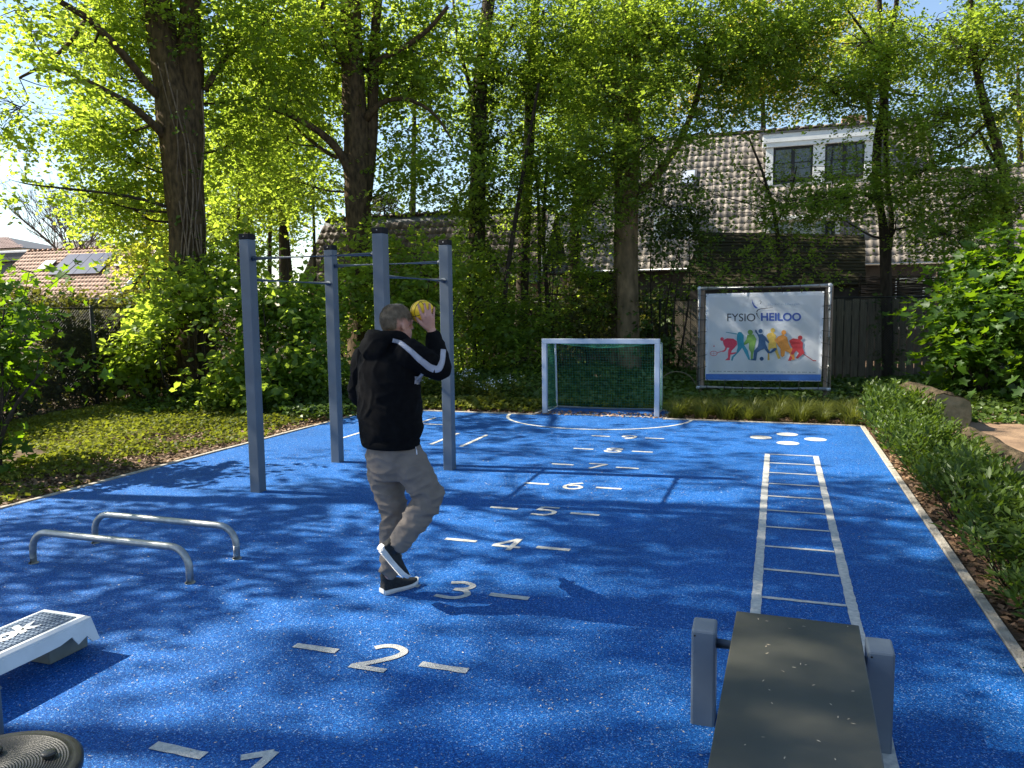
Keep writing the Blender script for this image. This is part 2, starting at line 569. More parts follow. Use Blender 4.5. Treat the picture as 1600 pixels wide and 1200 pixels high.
def spray_leaves(C, D, n, L, size, flat=0.55, droop=0.3, tbase=0.5, tvar=0.35, seed=0):
    """n leaves set alternately along each of the short twigs that start at C in direction D"""
    g = np.random.default_rng(seed)
    Mn = len(C)
    D = nrm(D)
    side = nrm(np.cross(D, np.array([[0, 0, 1.0]])) + g.normal(size=(Mn, 3)) * 0.15)
    t = (np.arange(n) + 0.7) / n
    t = np.broadcast_to(t, (Mn, n)) + g.normal(size=(Mn, n)) * 0.04
    sg = np.where(np.arange(n) % 2 == 0, 1.0, -1.0)[None, :, None]
    LL = L * g.uniform(0.6, 1.3, (Mn, 1, 1))
    P = C[:, None] + D[:, None] * t[..., None] * LL
    P[..., 2] -= (t ** 2) * LL[..., 0] * droop
    P += g.normal(size=(Mn, n, 3)) * 0.025
    ld = nrm(D[:, None] * 0.55 + side[:, None] * sg * 0.85 + g.normal(size=(Mn, n, 3)) * 0.35 + np.array([0, 0, -0.35 * droop * 2]))
    nn = nrm(np.array([0, 0, 1.0]) + g.normal(size=(Mn, n, 3)) * flat)
    P = P + ld * (size * 0.35)
    sz = size * g.uniform(0.5, 1.3, (Mn, n)) * g.uniform(.75, 1.25, (Mn, 1))
    tn = np.clip(tbase + g.normal(size=(Mn, 1)) * tvar * 0.6 + g.normal(size=(Mn, n)) * tvar * 0.6, 0, 1)
    f = lambda a: a.reshape(-1, *a.shape[2:])
    return f(P), f(ld), f(nn), f(sz), f(tn)


def blob_points(blobs, seed=0, gap=-0.25, gsc=1.6, shell=0.45):
    """spray starts inside ellipsoids; blobs = [(centre, (rx, ry, rz), count)]"""
    g = np.random.default_rng(seed)
    Cs, Ds, ids = [], [], []
    for bi, (c, r, n) in enumerate(blobs):
        m = int(n * 1.7) + 4
        d = nrm(g.normal(size=(m, 3)))
        rad = g.uniform(0, 1, (m, 1)) ** shell
        p = np.array(c) + d * rad * np.array(r)
        keep = field(p, gsc, seed + 11) > gap
        p, d = p[keep][:n], d[keep][:n]
        Cs.append(p)
        dd = d * np.array([1, 1, 0.45]) + g.normal(size=d.shape) * 0.45
        Ds.append(dd)
        ids.append(np.full(len(p), bi))
    return np.concatenate(Cs), np.concatenate(Ds), np.concatenate(ids)


def crown(parent, blobs, m, size=0.085, n=14, L=0.55, flat=0.55, droop=0.3, seed=0, shape='oval', gap=-0.25, gsc=1.6,
          skel=None, twig_m=None, twig_frac=0.5, tbase=0.5, tvar=0.35, name='crown', clip_z=None, ratio=0.8, shell=0.45, dens=1.0):
    blobs = [(c_, r_, max(3, int(n_ * dens))) for c_, r_, n_ in blobs]
    C, D, ids = blob_points(blobs, seed, gap, gsc, shell)
    if clip_z is not None:
        k = C[:, 2] > clip_z
        C, D, ids = C[k], D[k], ids[k]
    P, ld, nn, sz, tn = spray_leaves(C, D, n, L, size, flat, droop, tbase, tvar, seed)
    o = put(name, leaf_mesh(name, P, ld, nn, sz, tn, shape=shape, ratio=ratio), m, parent)
    if skel is not None and twig_m is not None:
        skel = np.asarray(skel, float)          # (k,4) points of trunk and limbs with radius
        g = np.random.default_rng(seed + 5)
        P0, P1, r0, r1 = [], [], [], []
        nodes = [[] for _ in blobs]
        for bi, (c, r, _) in enumerate(blobs):
            c = np.array(c, float)
            dd = np.linalg.norm(skel[:, :3] - c, axis=1) + np.maximum(0, skel[:, 2] - c[2] + 0.3) * 1.5
            a = skel[dd.argmin()]
            L_ = np.linalg.norm(c - a[:3])
            mid = (a[:3] + c) / 2 + np.array([0, 0, -0.06 * L_]) + g.normal(size=3) * 0.05 * L_
            far_ = c + (c - a[:3]) / (L_ + 1e-6) * min(r) * 0.6
            pts = catmull([a[:3], mid, c, far_], 4)
            rr = np.linspace(min(a[3] * 0.5, 0.012 + 0.013 * L_), 0.006, len(pts))
            for i in range(len(pts) - 1):
                P0.append(pts[i]); P1.append(pts[i + 1]); r0.append(rr[i]); r1.append(rr[i + 1])
            nodes[bi] = pts[3:]
        for i in range(len(C)):
            if g.uniform() > twig_frac:
                continue
            nd = nodes[ids[i]]
            d2 = np.linalg.norm(nd - C[i], axis=1)
            q = nd[min(len(nd) - 1, int(d2.argmin()))]
            midp = (q + C[i]) / 2 + g.normal(size=3) * 0.06 * d2.min() + np.array([0, 0, 0.05 * d2.min()])
            e = C[i] + D[i] / (np.linalg.norm(D[i]) + 1e-6) * L * 0.7 + np.array([0, 0, -0.2 * L * droop])
            P0 += [q, midp, C[i]]; P1 += [midp, C[i], e]
            r0 += [0.008, 0.006, 0.004]; r1 += [0.006, 0.004, 0.002]
        put('twigs', segs_mesh('twigs', P0, P1, r0, r1), twig_m, parent)['kind'] = 'stuff'
    return o


def trunk_tube(parent, name, pts, m, sides=14, wob=0.12, seed=0.0, n=6, flare=0.0):
    """pts = [(x, y, z, r)]"""
    A = catmull(pts, n)
    if flare:
        z0 = A[0, 2]
        A[:, 3] *= 1 + flare * np.exp(-(A[:, 2] - z0) / 0.35)
    tube(name, [Vector(a[:3]) for a in A], [a[3] for a in A], m, parent, sides, wob, True, seed)
    return A


def px_path(L):
    """[(px, py, depth, r)] -> [(x, y, z, r)]"""
    return [(*pt(a, b, c), r) for a, b, c, r in L]


# ================================================================== SETTING
g_ = bmesh.new()
bmesh.ops.create_grid(g_, x_segments=60, y_segments=60, size=420)
for v in g_.verts:
    v.co.z = -0.012
tag(put('ground', bm_mesh(g_, 'ground'), M['soil']), kind='structure')

CX0, CX1, CY0, CY1 = -6.70, 1.155, -3.0, 12.20
GX0, GX1, GY1 = -3.78, -1.70, 13.22
court = thing('sports_court', None, None)
court['kind'] = 'structure'
del court['kind']
court['kind'] = 'structure'
bm = bmesh.new()
# surface sheet with the goal bay at the far edge
pts = [(CX0, CY0), (CX1, CY0), (CX1, CY1), (GX1, CY1), (GX1, GY1), (GX0, GY1), (GX0, CY1), (CX0, CY1)]
top = [bm.verts.new((x, y, 0.0)) for x, y in pts]
bot = [bm.verts.new((x, y, -0.03)) for x, y in pts]
bm.faces.new(top)
for i in range(len(pts)):
    j = (i + 1) % len(pts)
    bm.faces.new((top[i], bot[i], bot[j], top[j]))
put('rubber_surface', bm_mesh(bm, 'rubber_surface'), M['court'], court)

# kerb of concrete edging stones round the court
kerb = thing('kerb', None, None)
kerb['kind'] = 'structure'
_kx = bmesh.new(); bm_box(_kx, (-0.03, -0.496, -0.10), (0.03, 0.496, 0.014), 0.006); kx = bm_mesh(_kx, 'kerb_stone'); kx.materials.append(M['kerb'])
_ky = bmesh.new(); bm_box(_ky, (-0.496, -0.03, -0.10), (0.496, 0.03, 0.014), 0.006); ky = bm_mesh(_ky, 'kerb_stone'); ky.materials.append(M['kerb'])


def kstone(me, x, y, sc=1.0):
    o = bpy.data.objects.new('kerb_stone', me)
    o.location = (x, y, random.uniform(-0.003, 0.003))
    o.rotation_euler = (0, 0, random.uniform(-0.003, 0.003))
    o.scale = (sc, 1, 1) if me is ky else (1, sc, 1)
    link(o, kerb)


for i in range(15):
    kstone(kx, CX1 + 0.035, CY0 + 0.7 + i)
    kstone(kx, CX0 - 0.035, CY0 + 0.7 + i)
for i in range(3):
    kstone(ky, CX0 + 0.45 + i * 0.97, CY1 + 0.035, 0.97)
for i in range(3):
    kstone(ky, GX1 + 0.52 + i * 0.95, CY1 + 0.035, 0.95)
for i in range(2):
    kstone(ky, GX0 + 0.52 + i * 1.03, GY1 + 0.035, 1.03)
kstone(kx, GX0 - 0.035, CY1 + 0.56, 0.98)
kstone(kx, GX1 + 0.035, CY1 + 0.56, 0.98)

# ---- painted markings (a 4 mm coat)
ZP = 0.004


def flat_poly(name, loops, m, parent, z=ZP, th=0.0015, jit=0.0):
    bm = bmesh.new()
    for lp in loops:
        lp = [Vector((x, y, 0)) for x, y in lp]
        tri = tessellate_polygon([lp])
        vs_ = [bm.verts.new((v.x + random.uniform(-jit, jit), v.y + random.uniform(-jit, jit), z)) for v in lp]
        for t in tri:
            try:
                bm.faces.new([vs_[i] for i in t])
            except ValueError:
                pass
    me = bpy.data.meshes.new(name)
    bmesh.ops.recalc_face_normals(bm, faces=bm.faces)
    for f in bm.faces:
        if f.normal.z < 0:
            f.normal_flip()
    bm.to_mesh(me)
    bm.free()
    return put(name, me, m, parent)


def stroke(P, wd, n=7):
    """polyline of width wd -> quads as loops"""
    A = catmull(P, n) if len(P) > 2 else np.array(P, float)
    out = []
    T = np.gradient(A, axis=0)
    T = T / (np.linalg.norm(T, axis=1, keepdims=True) + 1e-9)
    Nn = np.stack([-T[:, 1], T[:, 0]], 1) * wd / 2
    Lf, Rt = A + Nn, A - Nn
    return [list(map(tuple, Lf)) + list(map(tuple, Rt[::-1]))]


def rect(x0, y0, x1, y1, rag=0.003):
    """a painted bar with slightly ragged edges"""
    n = max(4, int(max(x1 - x0, y1 - y0) / 0.04))
    n = min(n, 120)
    r = lambda: random.uniform(-rag, rag)
    if x1 - x0 > y1 - y0:
        a = [(x0 + (x1 - x0) * i / n, y0 + r()) for i in range(n + 1)]
        b = [(x0 + (x1 - x0) * i / n, y1 + r()) for i in range(n, -1, -1)]
    else:
        a = [(x1 + r(), y0 + (y1 - y0) * i / n) for i in range(n + 1)]
        b = [(x0 + r(), y0 + (y1 - y0) * i / n) for i in range(n, -1, -1)]
    return a + b


NX = -1.905
DIG = {  # strokes in a 0.2 x 0.3 box, (x, y) with y up
    1: [[(0.02, 0.22), (0.12, 0.30)], [(0.12, 0.305), (0.12, 0.0)]],
    2: [[(0.02, 0.25), (0.06, 0.29), (0.12, 0.30), (0.18, 0.26), (0.17, 0.19), (0.10, 0.10), (0.01, 0.015)], [(0.0, 0.015), (0.19, 0.015)]],
    3: [[(0.02, 0.27), (0.10, 0.30), (0.17, 0.26), (0.15, 0.19), (0.08, 0.165)], [(0.08, 0.165), (0.16, 0.15), (0.19, 0.08), (0.13, 0.01), (0.01, 0.02)]],
    4: [[(0.14, 0.30), (0.01, 0.10)], [(0.0, 0.09), (0.21, 0.09)], [(0.145, 0.31), (0.145, 0.0)]],
    5: [[(0.19, 0.285), (0.05, 0.285)], [(0.05, 0.295), (0.035, 0.16)], [(0.04, 0.165), (0.10, 0.185), (0.17, 0.16), (0.185, 0.09), (0.13, 0.015), (0.01, 0.02)]],
    6: [[(0.16, 0.30), (0.07, 0.23), (0.025, 0.12), (0.05, 0.03), (0.11, 0.008), (0.17, 0.05), (0.18, 0.12), (0.12, 0.175), (0.04, 0.14)]],
    7: [[(0.0, 0.285), (0.20, 0.285)], [(0.195, 0.295), (0.06, 0.0)]],
    8: [[(0.10, 0.16), (0.03, 0.20), (0.03, 0.26), (0.10, 0.295), (0.17, 0.26), (0.17, 0.20), (0.10, 0.16), (0.02, 0.11), (0.03, 0.035), (0.10, 0.008), (0.17, 0.035), (0.18, 0.11), (0.10, 0.16)]],
    9: [[(0.18, 0.17), (0.12, 0.13), (0.04, 0.16), (0.03, 0.24), (0.10, 0.295), (0.17, 0.26), (0.185, 0.18), (0.15, 0.06), (0.08, 0.0)]],
}
for k in range(1, 10):
    y = 1.404 + k
    for x, nm in ((-2.2825, 'a'), (-1.544, 'b')):
        flat_poly('distance_dash', [rect(x - 0.128, y - 0.026, x + 0.128, y + 0.026)], M['line'], court)
    lps = []
    for i, s_ in enumerate(DIG[k]):
        lps += [(0.0003 * i, stroke([(NX - 0.1 + a * 1.05 - (.02 if k == 1 else 0), y - 0.135 - (.035 if k == 1 else 0) + b * 0.93) for a, b in s_], 0.042))]
    bm = bmesh.new()
    for dz, ls in lps:
        for lp in ls:
            n2 = len(lp) // 2
            vv = [bm.verts.new((p[0], p[1], ZP + dz)) for p in lp]
            for i in range(n2 - 1):
                f = bm.faces.new((vv[i], vv[i + 1], vv[-i - 2], vv[-i - 1]))
    bmesh.ops.recalc_face_normals(bm, faces=bm.faces)
    for f in bm.faces:
        if f.normal.z < 0:
            f.normal_flip()
    put('distance_number', bm_mesh(bm, 'distance_number') if False else (lambda b: (lambda me: (b.to_mesh(me), b.free(), me)[2])(bpy.data.meshes.new('distance_number')))(bm), M['line'], court)

lad = bpy.data.objects.new('ladder_marking', None)
link(lad, court)
for x in (-0.09, 0.448):
    flat_poly('ladder_rail', [rect(x - 0.03, 2.2, x + 0.03, 9.66)], M['line'], lad)
for k in range(14):
    y = 9.642 - k * 0.5325
    flat_poly('ladder_rung', [rect(-0.058, y - 0.018, 0.416, y + 0.018)], M['line'], lad)
for x, y in ((0.15, 11.19), (-0.19, 10.84), (0.495, 10.86), (0.15, 10.48)):
    flat_poly('foot_spot', [[(x + 0.14 * math.cos(a * math.pi / 14), y + 0.14 * math.sin(a * math.pi / 14)) for a in range(28)]], M['line'], court)
# goal area arc and goal line
arc = [(-2.73 + 1.49 * math.cos(a), 12.29 - 1.36 * math.sin(a)) for a in np.linspace(0.06, math.pi - 0.02, 40)]
A_ = np.array(arc); T_ = np.gradient(A_, axis=0); T_ /= np.linalg.norm(T_, axis=1, keepdims=True)
N_ = np.stack([-T_[:, 1], T_[:, 0]], 1) * 0.025
bm = bmesh.new()
lv = [bm.verts.new((*p, ZP)) for p in A_ + N_]
rv = [bm.verts.new((*p, ZP)) for p in A_ - N_]
for i in range(len(lv) - 1):
    f = bm.faces.new((lv[i], lv[i + 1], rv[i + 1], rv[i]))
    f.normal_update()
    if f.normal.z < 0:
        f.normal_flip()
me = bpy.data.meshes.new('goal_area_arc'); bm.to_mesh(me); bm.free()
put('goal_area_arc', me, M['line'], court)
flat_poly('goal_line', [rect(-3.62, 12.385, -1.85, 12.435)], M['line'], court)
for a, b in (((-3.84, 9.15), (-3.79, 10.1)), ((-4.29, 9.2), (-4.29, 10.14)), ((-5.27, 10.9), (-5.27, 11.5)), ((-5.7, 9.1), (-5.7, 10.1))):
    flat_poly('sprint_line', [rect(a[0] - 0.025, a[1], a[0] + 0.025, b[1])], M['line'], court)
flat_poly('start_line', [rect(-5.9, 10.80, -4.75, 10.85)], M['line'], court)

# path of bare earth to the right of the hedge
bm = bmesh.new()
pp = [(1.95, 2.0), (9.0, 2.0), (16, 6), (16, 14.0), (9, 15.0), (4.2, 14.9), (2.9, 14.2), (2.3, 12.0), (2.05, 8)]
vv = [bm.verts.new((x, y, -0.007)) for x, y in pp]
bm.faces.new(vv)
bmesh.ops.triangulate(bm, faces=bm.faces)
tag(put('path', bm_mesh(bm, 'path'), M['path']), kind='structure')


# ================================================================== BUILDINGS
TS = [0.0, 0.16, 0.36, 0.55, 0.78, 1.0]
TZ = [0.006, 0.027, 0.035, 0.021, 0.003, 0.006]


def tile_verts(O, U, V, W, u, v, tw, tl, lift):
    """one S-shaped pantile at eave-distance u, slope-distance v; W is the roof normal"""
    lo, hi = [], []
    for s, z in zip(TS, TZ):
        lo.append(O + U * (u + s * tw) + V * (v - tl * 0.08) + W * (z * tw / 0.24 + lift))
        hi.append(O + U * (u + s * tw) + V * (v + tl) + W * (z * tw / 0.24))
    lip = [p - W * (lift * 0.9) + V * 0.002 for p in lo]
    return lo, hi, lip


def tile_faces(o=0):
    f = []
    for k in range(5):
        f.append((o + k, o + k + 1, o + 6 + k + 1, o + 6 + k))
        f.append((o + 12 + k, o + 12 + k + 1, o + k + 1, o + k))
    return f


def roof_tiles(parent, O, U, V, nu, nv, tw, tl, inside, m, n_ind=300, rank=None, lift=0.018):
    O, U, V = Vector(O), Vector(U).normalized(), Vector(V).normalized()
    W = U.cross(V).normalized()
    if W.z < 0:
        W = -W
    spots = [(i, j) for i in range(nu) for j in range(nv) if inside((i + 0.5) * tw, (j + 0.5) * tl)]
    if rank:
        spots.sort(key=lambda s: rank(O + U * (s[0] + .5) * tw + V * (s[1] + .5) * tl))
    ind, rest = spots[:n_ind], spots[n_ind:]
    var = []
    for k in range(5):
        lo, hi, lip = tile_verts(Vector(), U, V, W, 0, 0, tw, tl, lift)
        me = np_mesh('roof_tile', [tuple(p) for p in lo + hi + lip], tile_faces(), [k / 4] * 18)
        me.materials.append(m)
        var.append(me)
    for i, j in ind:
        o = bpy.data.objects.new('roof_tile', random.choice(var))
        o.location = O + U * (i * tw) + V * (j * tl) + W * random.uniform(0, 0.008) - parent.location
        link(o, parent)
    if rest:
        Vs, Fs, T = [], [], []
        for i, j in rest:
            lo, hi, lip = tile_verts(O + W * random.uniform(0, 0.008), U, V, W, i * tw, j * tl, tw, tl, lift)
            b = len(Vs)
            Vs += [tuple(p) for p in lo + hi + lip]
            Fs += tile_faces(b)
            T += [random.random()] * 18
        o = put('roof_tiles', np_mesh('roof_tiles', Vs, Fs, T), m, parent)
        o['kind'] = 'stuff'


def poly_mesh(name, loops, m, parent=None, thick=None):
    """planar faces from 3-D loops, optionally given a thickness along their normal"""
    bm = bmesh.new()
    for lp in loops:
        f = bm.faces.new([bm.verts.new(p) for p in lp])
        f.normal_update()
        if thick:
            r = bmesh.ops.extrude_face_region(bm, geom=[f])
            vv = [e for e in r['geom'] if isinstance(e, bmesh.types.BMVert)]
            bmesh.ops.translate(bm, vec=-f.normal * thick, verts=vv)
    return put(name, bm_mesh(bm, name), m, parent)


# ---- long house with the pale pantile roof (behind the right half)
EY, EZ, RY, RZ = 28.0, 3.05, 32.5, 8.40
SL = (RZ - EZ) / (RY - EY)
Vs_ = Vector((0, RY - EY, RZ - EZ)).normalized()
SLEN = math.hypot(RY - EY, RZ - EZ)
house = thing('house', 'long house with pale pantile roof and white dormers, behind the banner and the plank fence', 'house', (0, 28, 0))
HX0, HX1, HW = -10.2, 5.0, 14.0
DY = 30.6
DX0, DX1 = on_y(1196, 280, DY).x, on_y(1362, 280, DY).x
zt, zb, zw = on_y(1278, 203, DY - .14).z, on_y(1278, 279, DY).z, on_y(1278, 226, DY).z
roofz = lambda y: EZ + SL * (y - EY)


def in_main(u, v):
    x = HX0 + u
    if x < HX0 + v / SLEN * 4.9:
        return False
    vmax = SLEN if x < HX1 else SLEN * 0.60
    if v > vmax or x > HW:
        return False
    y = EY + v / SLEN * (RY - EY)
    if DX0 < x < DX1 and DY - .1 < y < 32.3:     # upper dormer
        return False
    if -4.45 < x < -2.9 and 28.9 < y < 29.9:       # left lower dormer
        return False
    return True


def vis_rank(p):
    d = p - CAM
    q = Vector((d.dot(rgt), d.dot(upv), d.dot(fwd)))
    px, py = 800 + F_PX * q.x / q.z, 600 - F_PX * q.y / q.z
    hid = 0
    if not (1040 < px < 1420 and py < 362):
        hid = 50
    if px > 1380 and 300 < py < 410:
        hid = 5
    return d.length + hid


poly_mesh('roof', [[(HX0, EY, EZ), (HX1, EY, EZ), (HX1, RY, RZ), (HX0 + 4.9, RY, RZ)],
                   [(HX1, EY, EZ - 0.002), (HW, EY, EZ - 0.002), (HW, EY + 2.7, EZ + 2.7 * SL), (HX1, EY + 2.7, EZ + 2.7 * SL)],
                   [(HX0 + 4.9, RY, RZ), (HX1, RY, RZ), (HX1, RY + 4.5, EZ), (HX0, RY + 4.5, EZ)],
                   [(HX0, EY, EZ), (HX0 + 4.9, RY, RZ), (HX0, RY + 4.5, EZ)]], M['lead'], house)
roof_tiles(house, (HX0, EY, EZ + 0.02), (1, 0, 0), Vs_, int((HW - HX0) / 0.25) + 1, int(SLEN / 0.345), 0.25, 0.345, in_main, M['tile'], 300, vis_rank)
# ridge caps
for i in range(int((HX1 - HX0 - 4.9) / 0.42)):
    x = HX0 + 4.9 + i * 0.42
    tube('ridge_tile', [(x, RY, RZ + 0.03), (x + 0.44, RY, RZ + 0.05)], [0.12, 0.135], M['tile'], house, 8)
for i in range(int((HW - HX1) / 0.42)):
    x = HX1 + i * 0.42
    tube('ridge_tile', [(x, EY + 2.72, EZ + 2.7 * SL + 0.03), (x + 0.44, EY + 2.72, EZ + 2.7 * SL + 0.05)], [0.12, 0.135], M['tile'], house, 8)
box('front_wall', (HX0 + 0.6, EY + 0.35, -0.1), (HW - 0.3, RY + 4.2, EZ + 0.28), M['walld'], house)  # dark colour stands in for brick shaded below the eave
tube('gutter', [(HX0, EY - 0.06, EZ - 0.03), (HW, EY - 0.06, EZ - 0.03)], 0.07, M['white'], house, 8)
poly_mesh('gable_wall', [[(HX1 - 0.3, EY + 0.3, EZ), (HX1 - 0.3, RY + 4.2, EZ), (HX1 - 0.3, RY, RZ - 0.25)]], M['wallw'], house, 0.2)
# upper dormer
DM = (DX0 + DX1) / 2 + .03
box('dormer_body', (DX0 + 0.06, DY + 0.14, zb - 0.2), (DX1 - 0.06, 32.2, zw), M['lead'], house)
box('dormer_fascia', (DX0 - 0.12, DY - 0.14, zw), (DX1 + 0.12, 32.15, zt - 0.02), M['white'], house, 0.01)
for k in range(2):
    box('dormer_clapboard', (DX0 - 0.10, DY - 0.165 - 0.012 * k, zt - 0.17 - 0.15 * k), (DX1 + 0.10, DY - 0.141, zt - 0.02 - 0.15 * k), M['white'], house)
box('dormer_roof', (DX0 - 0.2, DY - 0.2, zt - 0.018), (DX1 + 0.2, 32.3, zt + 0.05), M['lead'], house)
for x0, x1 in ((DX0, DX0 + 0.26), (DM - .2, DM + .2), (DX1 - 0.26, DX1)):
    box('dormer_post', (x0, DY - 0.05, zb - 0.15), (x1, DY + 0.12, zw - 0.003), M['white'], house, 0.008)
for x0, x1 in ((DX0 + 0.262, DM - .202), (DM + .202, DX1 - 0.262)):
    wn = bpy.data.objects.new('window', None)
    wn.location = (x0, DY, zb)
    link(wn, house)
    wn.location = Vector((x0, DY, zb)) - house.location
    z0, z1 = zb, zw - 0.005
    xm = (x0 + x1) / 2
    for a, b in ((x0, x0 + 0.07), (xm - 0.06, xm + 0.06), (x1 - 0.07, x1)):
        box('frame', (a, DY - 0.02, z0), (b, DY + 0.06, z1), M['black'], wn)
    for a, b in ((z0, z0 + 0.08), (z1 - 0.08, z1)):
        box('frame', (x0 + 0.071, DY - 0.016, a), (x1 - 0.071, DY + 0.056, b), M['black'], wn)
    for a, b in ((x0 + 0.072, xm - 0.062), (xm + 0.062, x1 - 0.072)):
        box('pane', (a, DY + 0.02, z0 + 0.082), (b, DY + 0.03, z1 - 0.082), M['glass'], wn)
        box('glazing_bar', (a, DY - 0.005, (z0 + z1) / 2 + 0.02), (b, DY + 0.018, (z0 + z1) / 2 + 0.045), M['black'], wn)
    for a in (x0 + 0.10, xm + 0.1):
        pass
# lower-left dormer
lz0, lz1 = roofz(28.95) + 0.0, roofz(28.95) + 0.95
box('small_dormer', (-4.35, 29.0, lz0 - 0.2), (-3.0, 30.3, lz1 - 0.14), M['wallw'], house)
box('small_dormer_roof', (-4.5, 28.8, lz1 - 0.138), (-2.85, 30.4, lz1), M['white'], house, 0.02)
for a, b in ((-4.36, -4.2), (-3.16, -2.99)):
    box('small_dormer_post', (a, 28.9, lz0 - 0.15), (b, 29.05, lz1 - 0.14), M['white'], house, 0.01)
wn = bpy.data.objects.new('window', None); link(wn, house); wn.location = Vector((-3.7, 28.99, lz0)) - house.location
box('pane', (-4.1, 28.96, lz0 + 0.1), (-3.26, 28.985, lz1 - 0.22), M['glass'], wn)
box('frame', (-3.72, 28.94, lz0 + 0.1), (-3.64, 28.958, lz1 - 0.22), M['white'], wn)
# lower middle dormer
box('low_dormer', (-0.6, 28.75, 3.9), (1.9, 30.1, 4.62), M['wallw'], house)
box('low_dormer_roof', (-0.75, 28.55, 4.622), (2.05, 30.2, 4.76), M['white'], house, 0.02)
wn = bpy.data.objects.new('window', None); link(wn, house); wn.location = Vector((0.6, 28.74, 4)) - house.location
for k in range(3):
    box('pane', (-0.35 + k * 0.75, 28.71, 3.98), (0.25 + k * 0.75, 28.745, 4.55), M['glass'], wn)
# small roof window
rw = roofz(30.9)
bm = bmesh.new()
ang = math.atan2(RZ - EZ, RY - EY)
mt = Matrix.Translation((-3.35, 30.9, rw + 0.08)) @ Matrix.Rotation(ang, 4, 'X')
bm_box(bm, (-0.3, -0.42, 0), (0.3, 0.42, 0.09), 0.01, mt)
skl = put('roof_window', bm_mesh(bm), M['lead'], house)
box('pane', (-0.22, -0.34, 0.091), (0.22, 0.34, 0.10), M['alu'], skl, mtx=mt)
# ground floor at the right: brick pier, windows, white porch wall
box('brick_pier', (5.7, 28.02, 0), (6.2, 28.33, 2.95), M['brick'], house)
box('downpipe', (6.25, 28.2, 0), (6.36, 28.33, 2.95), M['white'], house, 0.03)
for x in (3.6, 7.6, 10.0):
    wn = bpy.data.objects.new('window', None); link(wn, house); wn.location = Vector((x, 28.3, 1.2)) - house.location
    box('frame', (x, 28.28, 0.9), (x + 1.7, 28.345, 2.6), M['white'], wn)
    box('pane', (x + 0.08, 28.25, 0.98), (x + 0.8, 28.275, 2.5), M['glass'], wn)
    box('pane', (x + 0.9, 28.25, 0.98), (x + 1.62, 28.275, 2.5), M['glass'], wn)
box('porch_wall', (6.6, 26.0, 0), (8.3, 27.9, 2.75), M['wallw'], house)
box('porch_roof', (6.4, 25.8, 2.752), (10.2, 27.95, 2.9), M['lead'], house, 0.02)
# chimney hidden among the trees behind
box('chimney', (2.2, 33.6, 6.0), (3.0, 34.4, 9.0), M['brick'], house)

# ---- house with the dark brown roof (between the pull-up posts)
dh = thing('house', 'low house with dark brown pantile roof behind the pull-up frame', 'house', (-14, 25, 0))
DR = Vector((0, 2.0, 2.62)); dl = DR.length
dx0, dx1, dey, dez = -16.9, -7.5, 25.0, 2.62
poly_mesh('roof', [[(dx0, dey, dez), (dx1, dey, dez), (dx1, dey + 2, dez + 2.62), (dx0, dey + 2, dez + 2.62)],
                   [(dx0, dey + 2, dez + 2.62), (dx1, dey + 2, dez + 2.62), (dx1, dey + 4, dez), (dx0, dey + 4, dez)]], M['lead'], dh)
roof_tiles(dh, (dx0, dey, dez + 0.02), (1, 0, 0), DR, int((dx1 - dx0) / 0.235), int(dl / 0.33), 0.235, 0.33, lambda u, v: True, M['tiled'], 290, lambda p: abs(p.x + 12.5))
for i in range(int((dx1 - dx0) / 0.4)):
    tube('ridge_tile', [(dx0 + i * 0.4, dey + 2, dez + 2.66), (dx0 + i * 0.4 + 0.42, dey + 2, dez + 2.68)], [0.11, 0.12], M['tiled'], dh, 8)
box('wall', (dx0 + 0.25, dey + 0.3, 0), (dx1, dey + 3.7, dez + 0.25), M['brick'], dh)
poly_mesh('gable_wall', [[(dx0 + 0.2, dey + 0.2, dez), (dx0 + 0.2, dey + 3.8, dez), (dx0 + 0.2, dey + 2, dez + 2.4)]], M['walld'], dh, 0.15)
tube('gutter', [(dx0, dey - 0.06, dez - 0.02), (dx1, dey - 0.06, dez - 0.02)], 0.06, M['lead'], dh, 8)

# ---- garage house with orange roof and solar panels (far left)
oh = thing('house', 'small house with orange tiled roof carrying solar panels, beyond the wire fence', 'house', (-42, 36, 0))
oez = 2.55
oA = on_y(-40, 469, 36.0); oB = on_y(180, 467, 36.0)
ox0, ox1 = oA.x, oB.x
oR = Vector((0, 4.0, 3.35)); ol = oR.length
poly_mesh('roof', [[(ox0, 36, oez), (ox1, 36, oez), (ox1, 40, oez + 3.35), (ox0, 40, oez + 3.35)],
                   [(ox0, 40, oez + 3.35), (ox1, 40, oez + 3.35), (ox1, 44, oez), (ox0, 44, oez)]], M['lead'], oh)
roof_tiles(oh, (ox0, 36, oez + 0.02), (1, 0, 0), oR, int((ox1 - ox0) / 0.3), int(ol / 0.4), 0.3, 0.4, lambda u, v: True, M['tileo'], 0)
for i in range(int((ox1 - ox0) / 0.45)):
    tube('ridge_tile', [(ox0 + i * 0.45, 40, oez + 3.39), (ox0 + i * 0.45 + 0.47, 40, oez + 3.41)], [0.12, 0.135], M['tileo'], oh, 6)
box('wall', (ox0 + 0.3, 36.5, 0), (ox1 - 0.3, 43.5, oez + 0.3), M['walld'], oh)
tube('gutter', [(ox0, 35.93, oez - 0.02), (ox1, 35.93, oez - 0.02)], 0.07, M['white'], oh, 8)
tube('downpipe', [(ox1 - 0.9, 36.3, 0), (ox1 - 0.9, 36.3, oez - 0.05)], 0.05, M['galv'], oh, 8)
box('verge_board', (ox1 - 0.02, -0.06, -0.1), (ox1 + 0.05, ol, 0.12), M['white'], oh, mtx=Matrix.Translation((0, 36, oez)) @ Matrix.Rotation(math.atan2(3.35, 4), 4, 'X'))
osl = 3.35 / 4.0


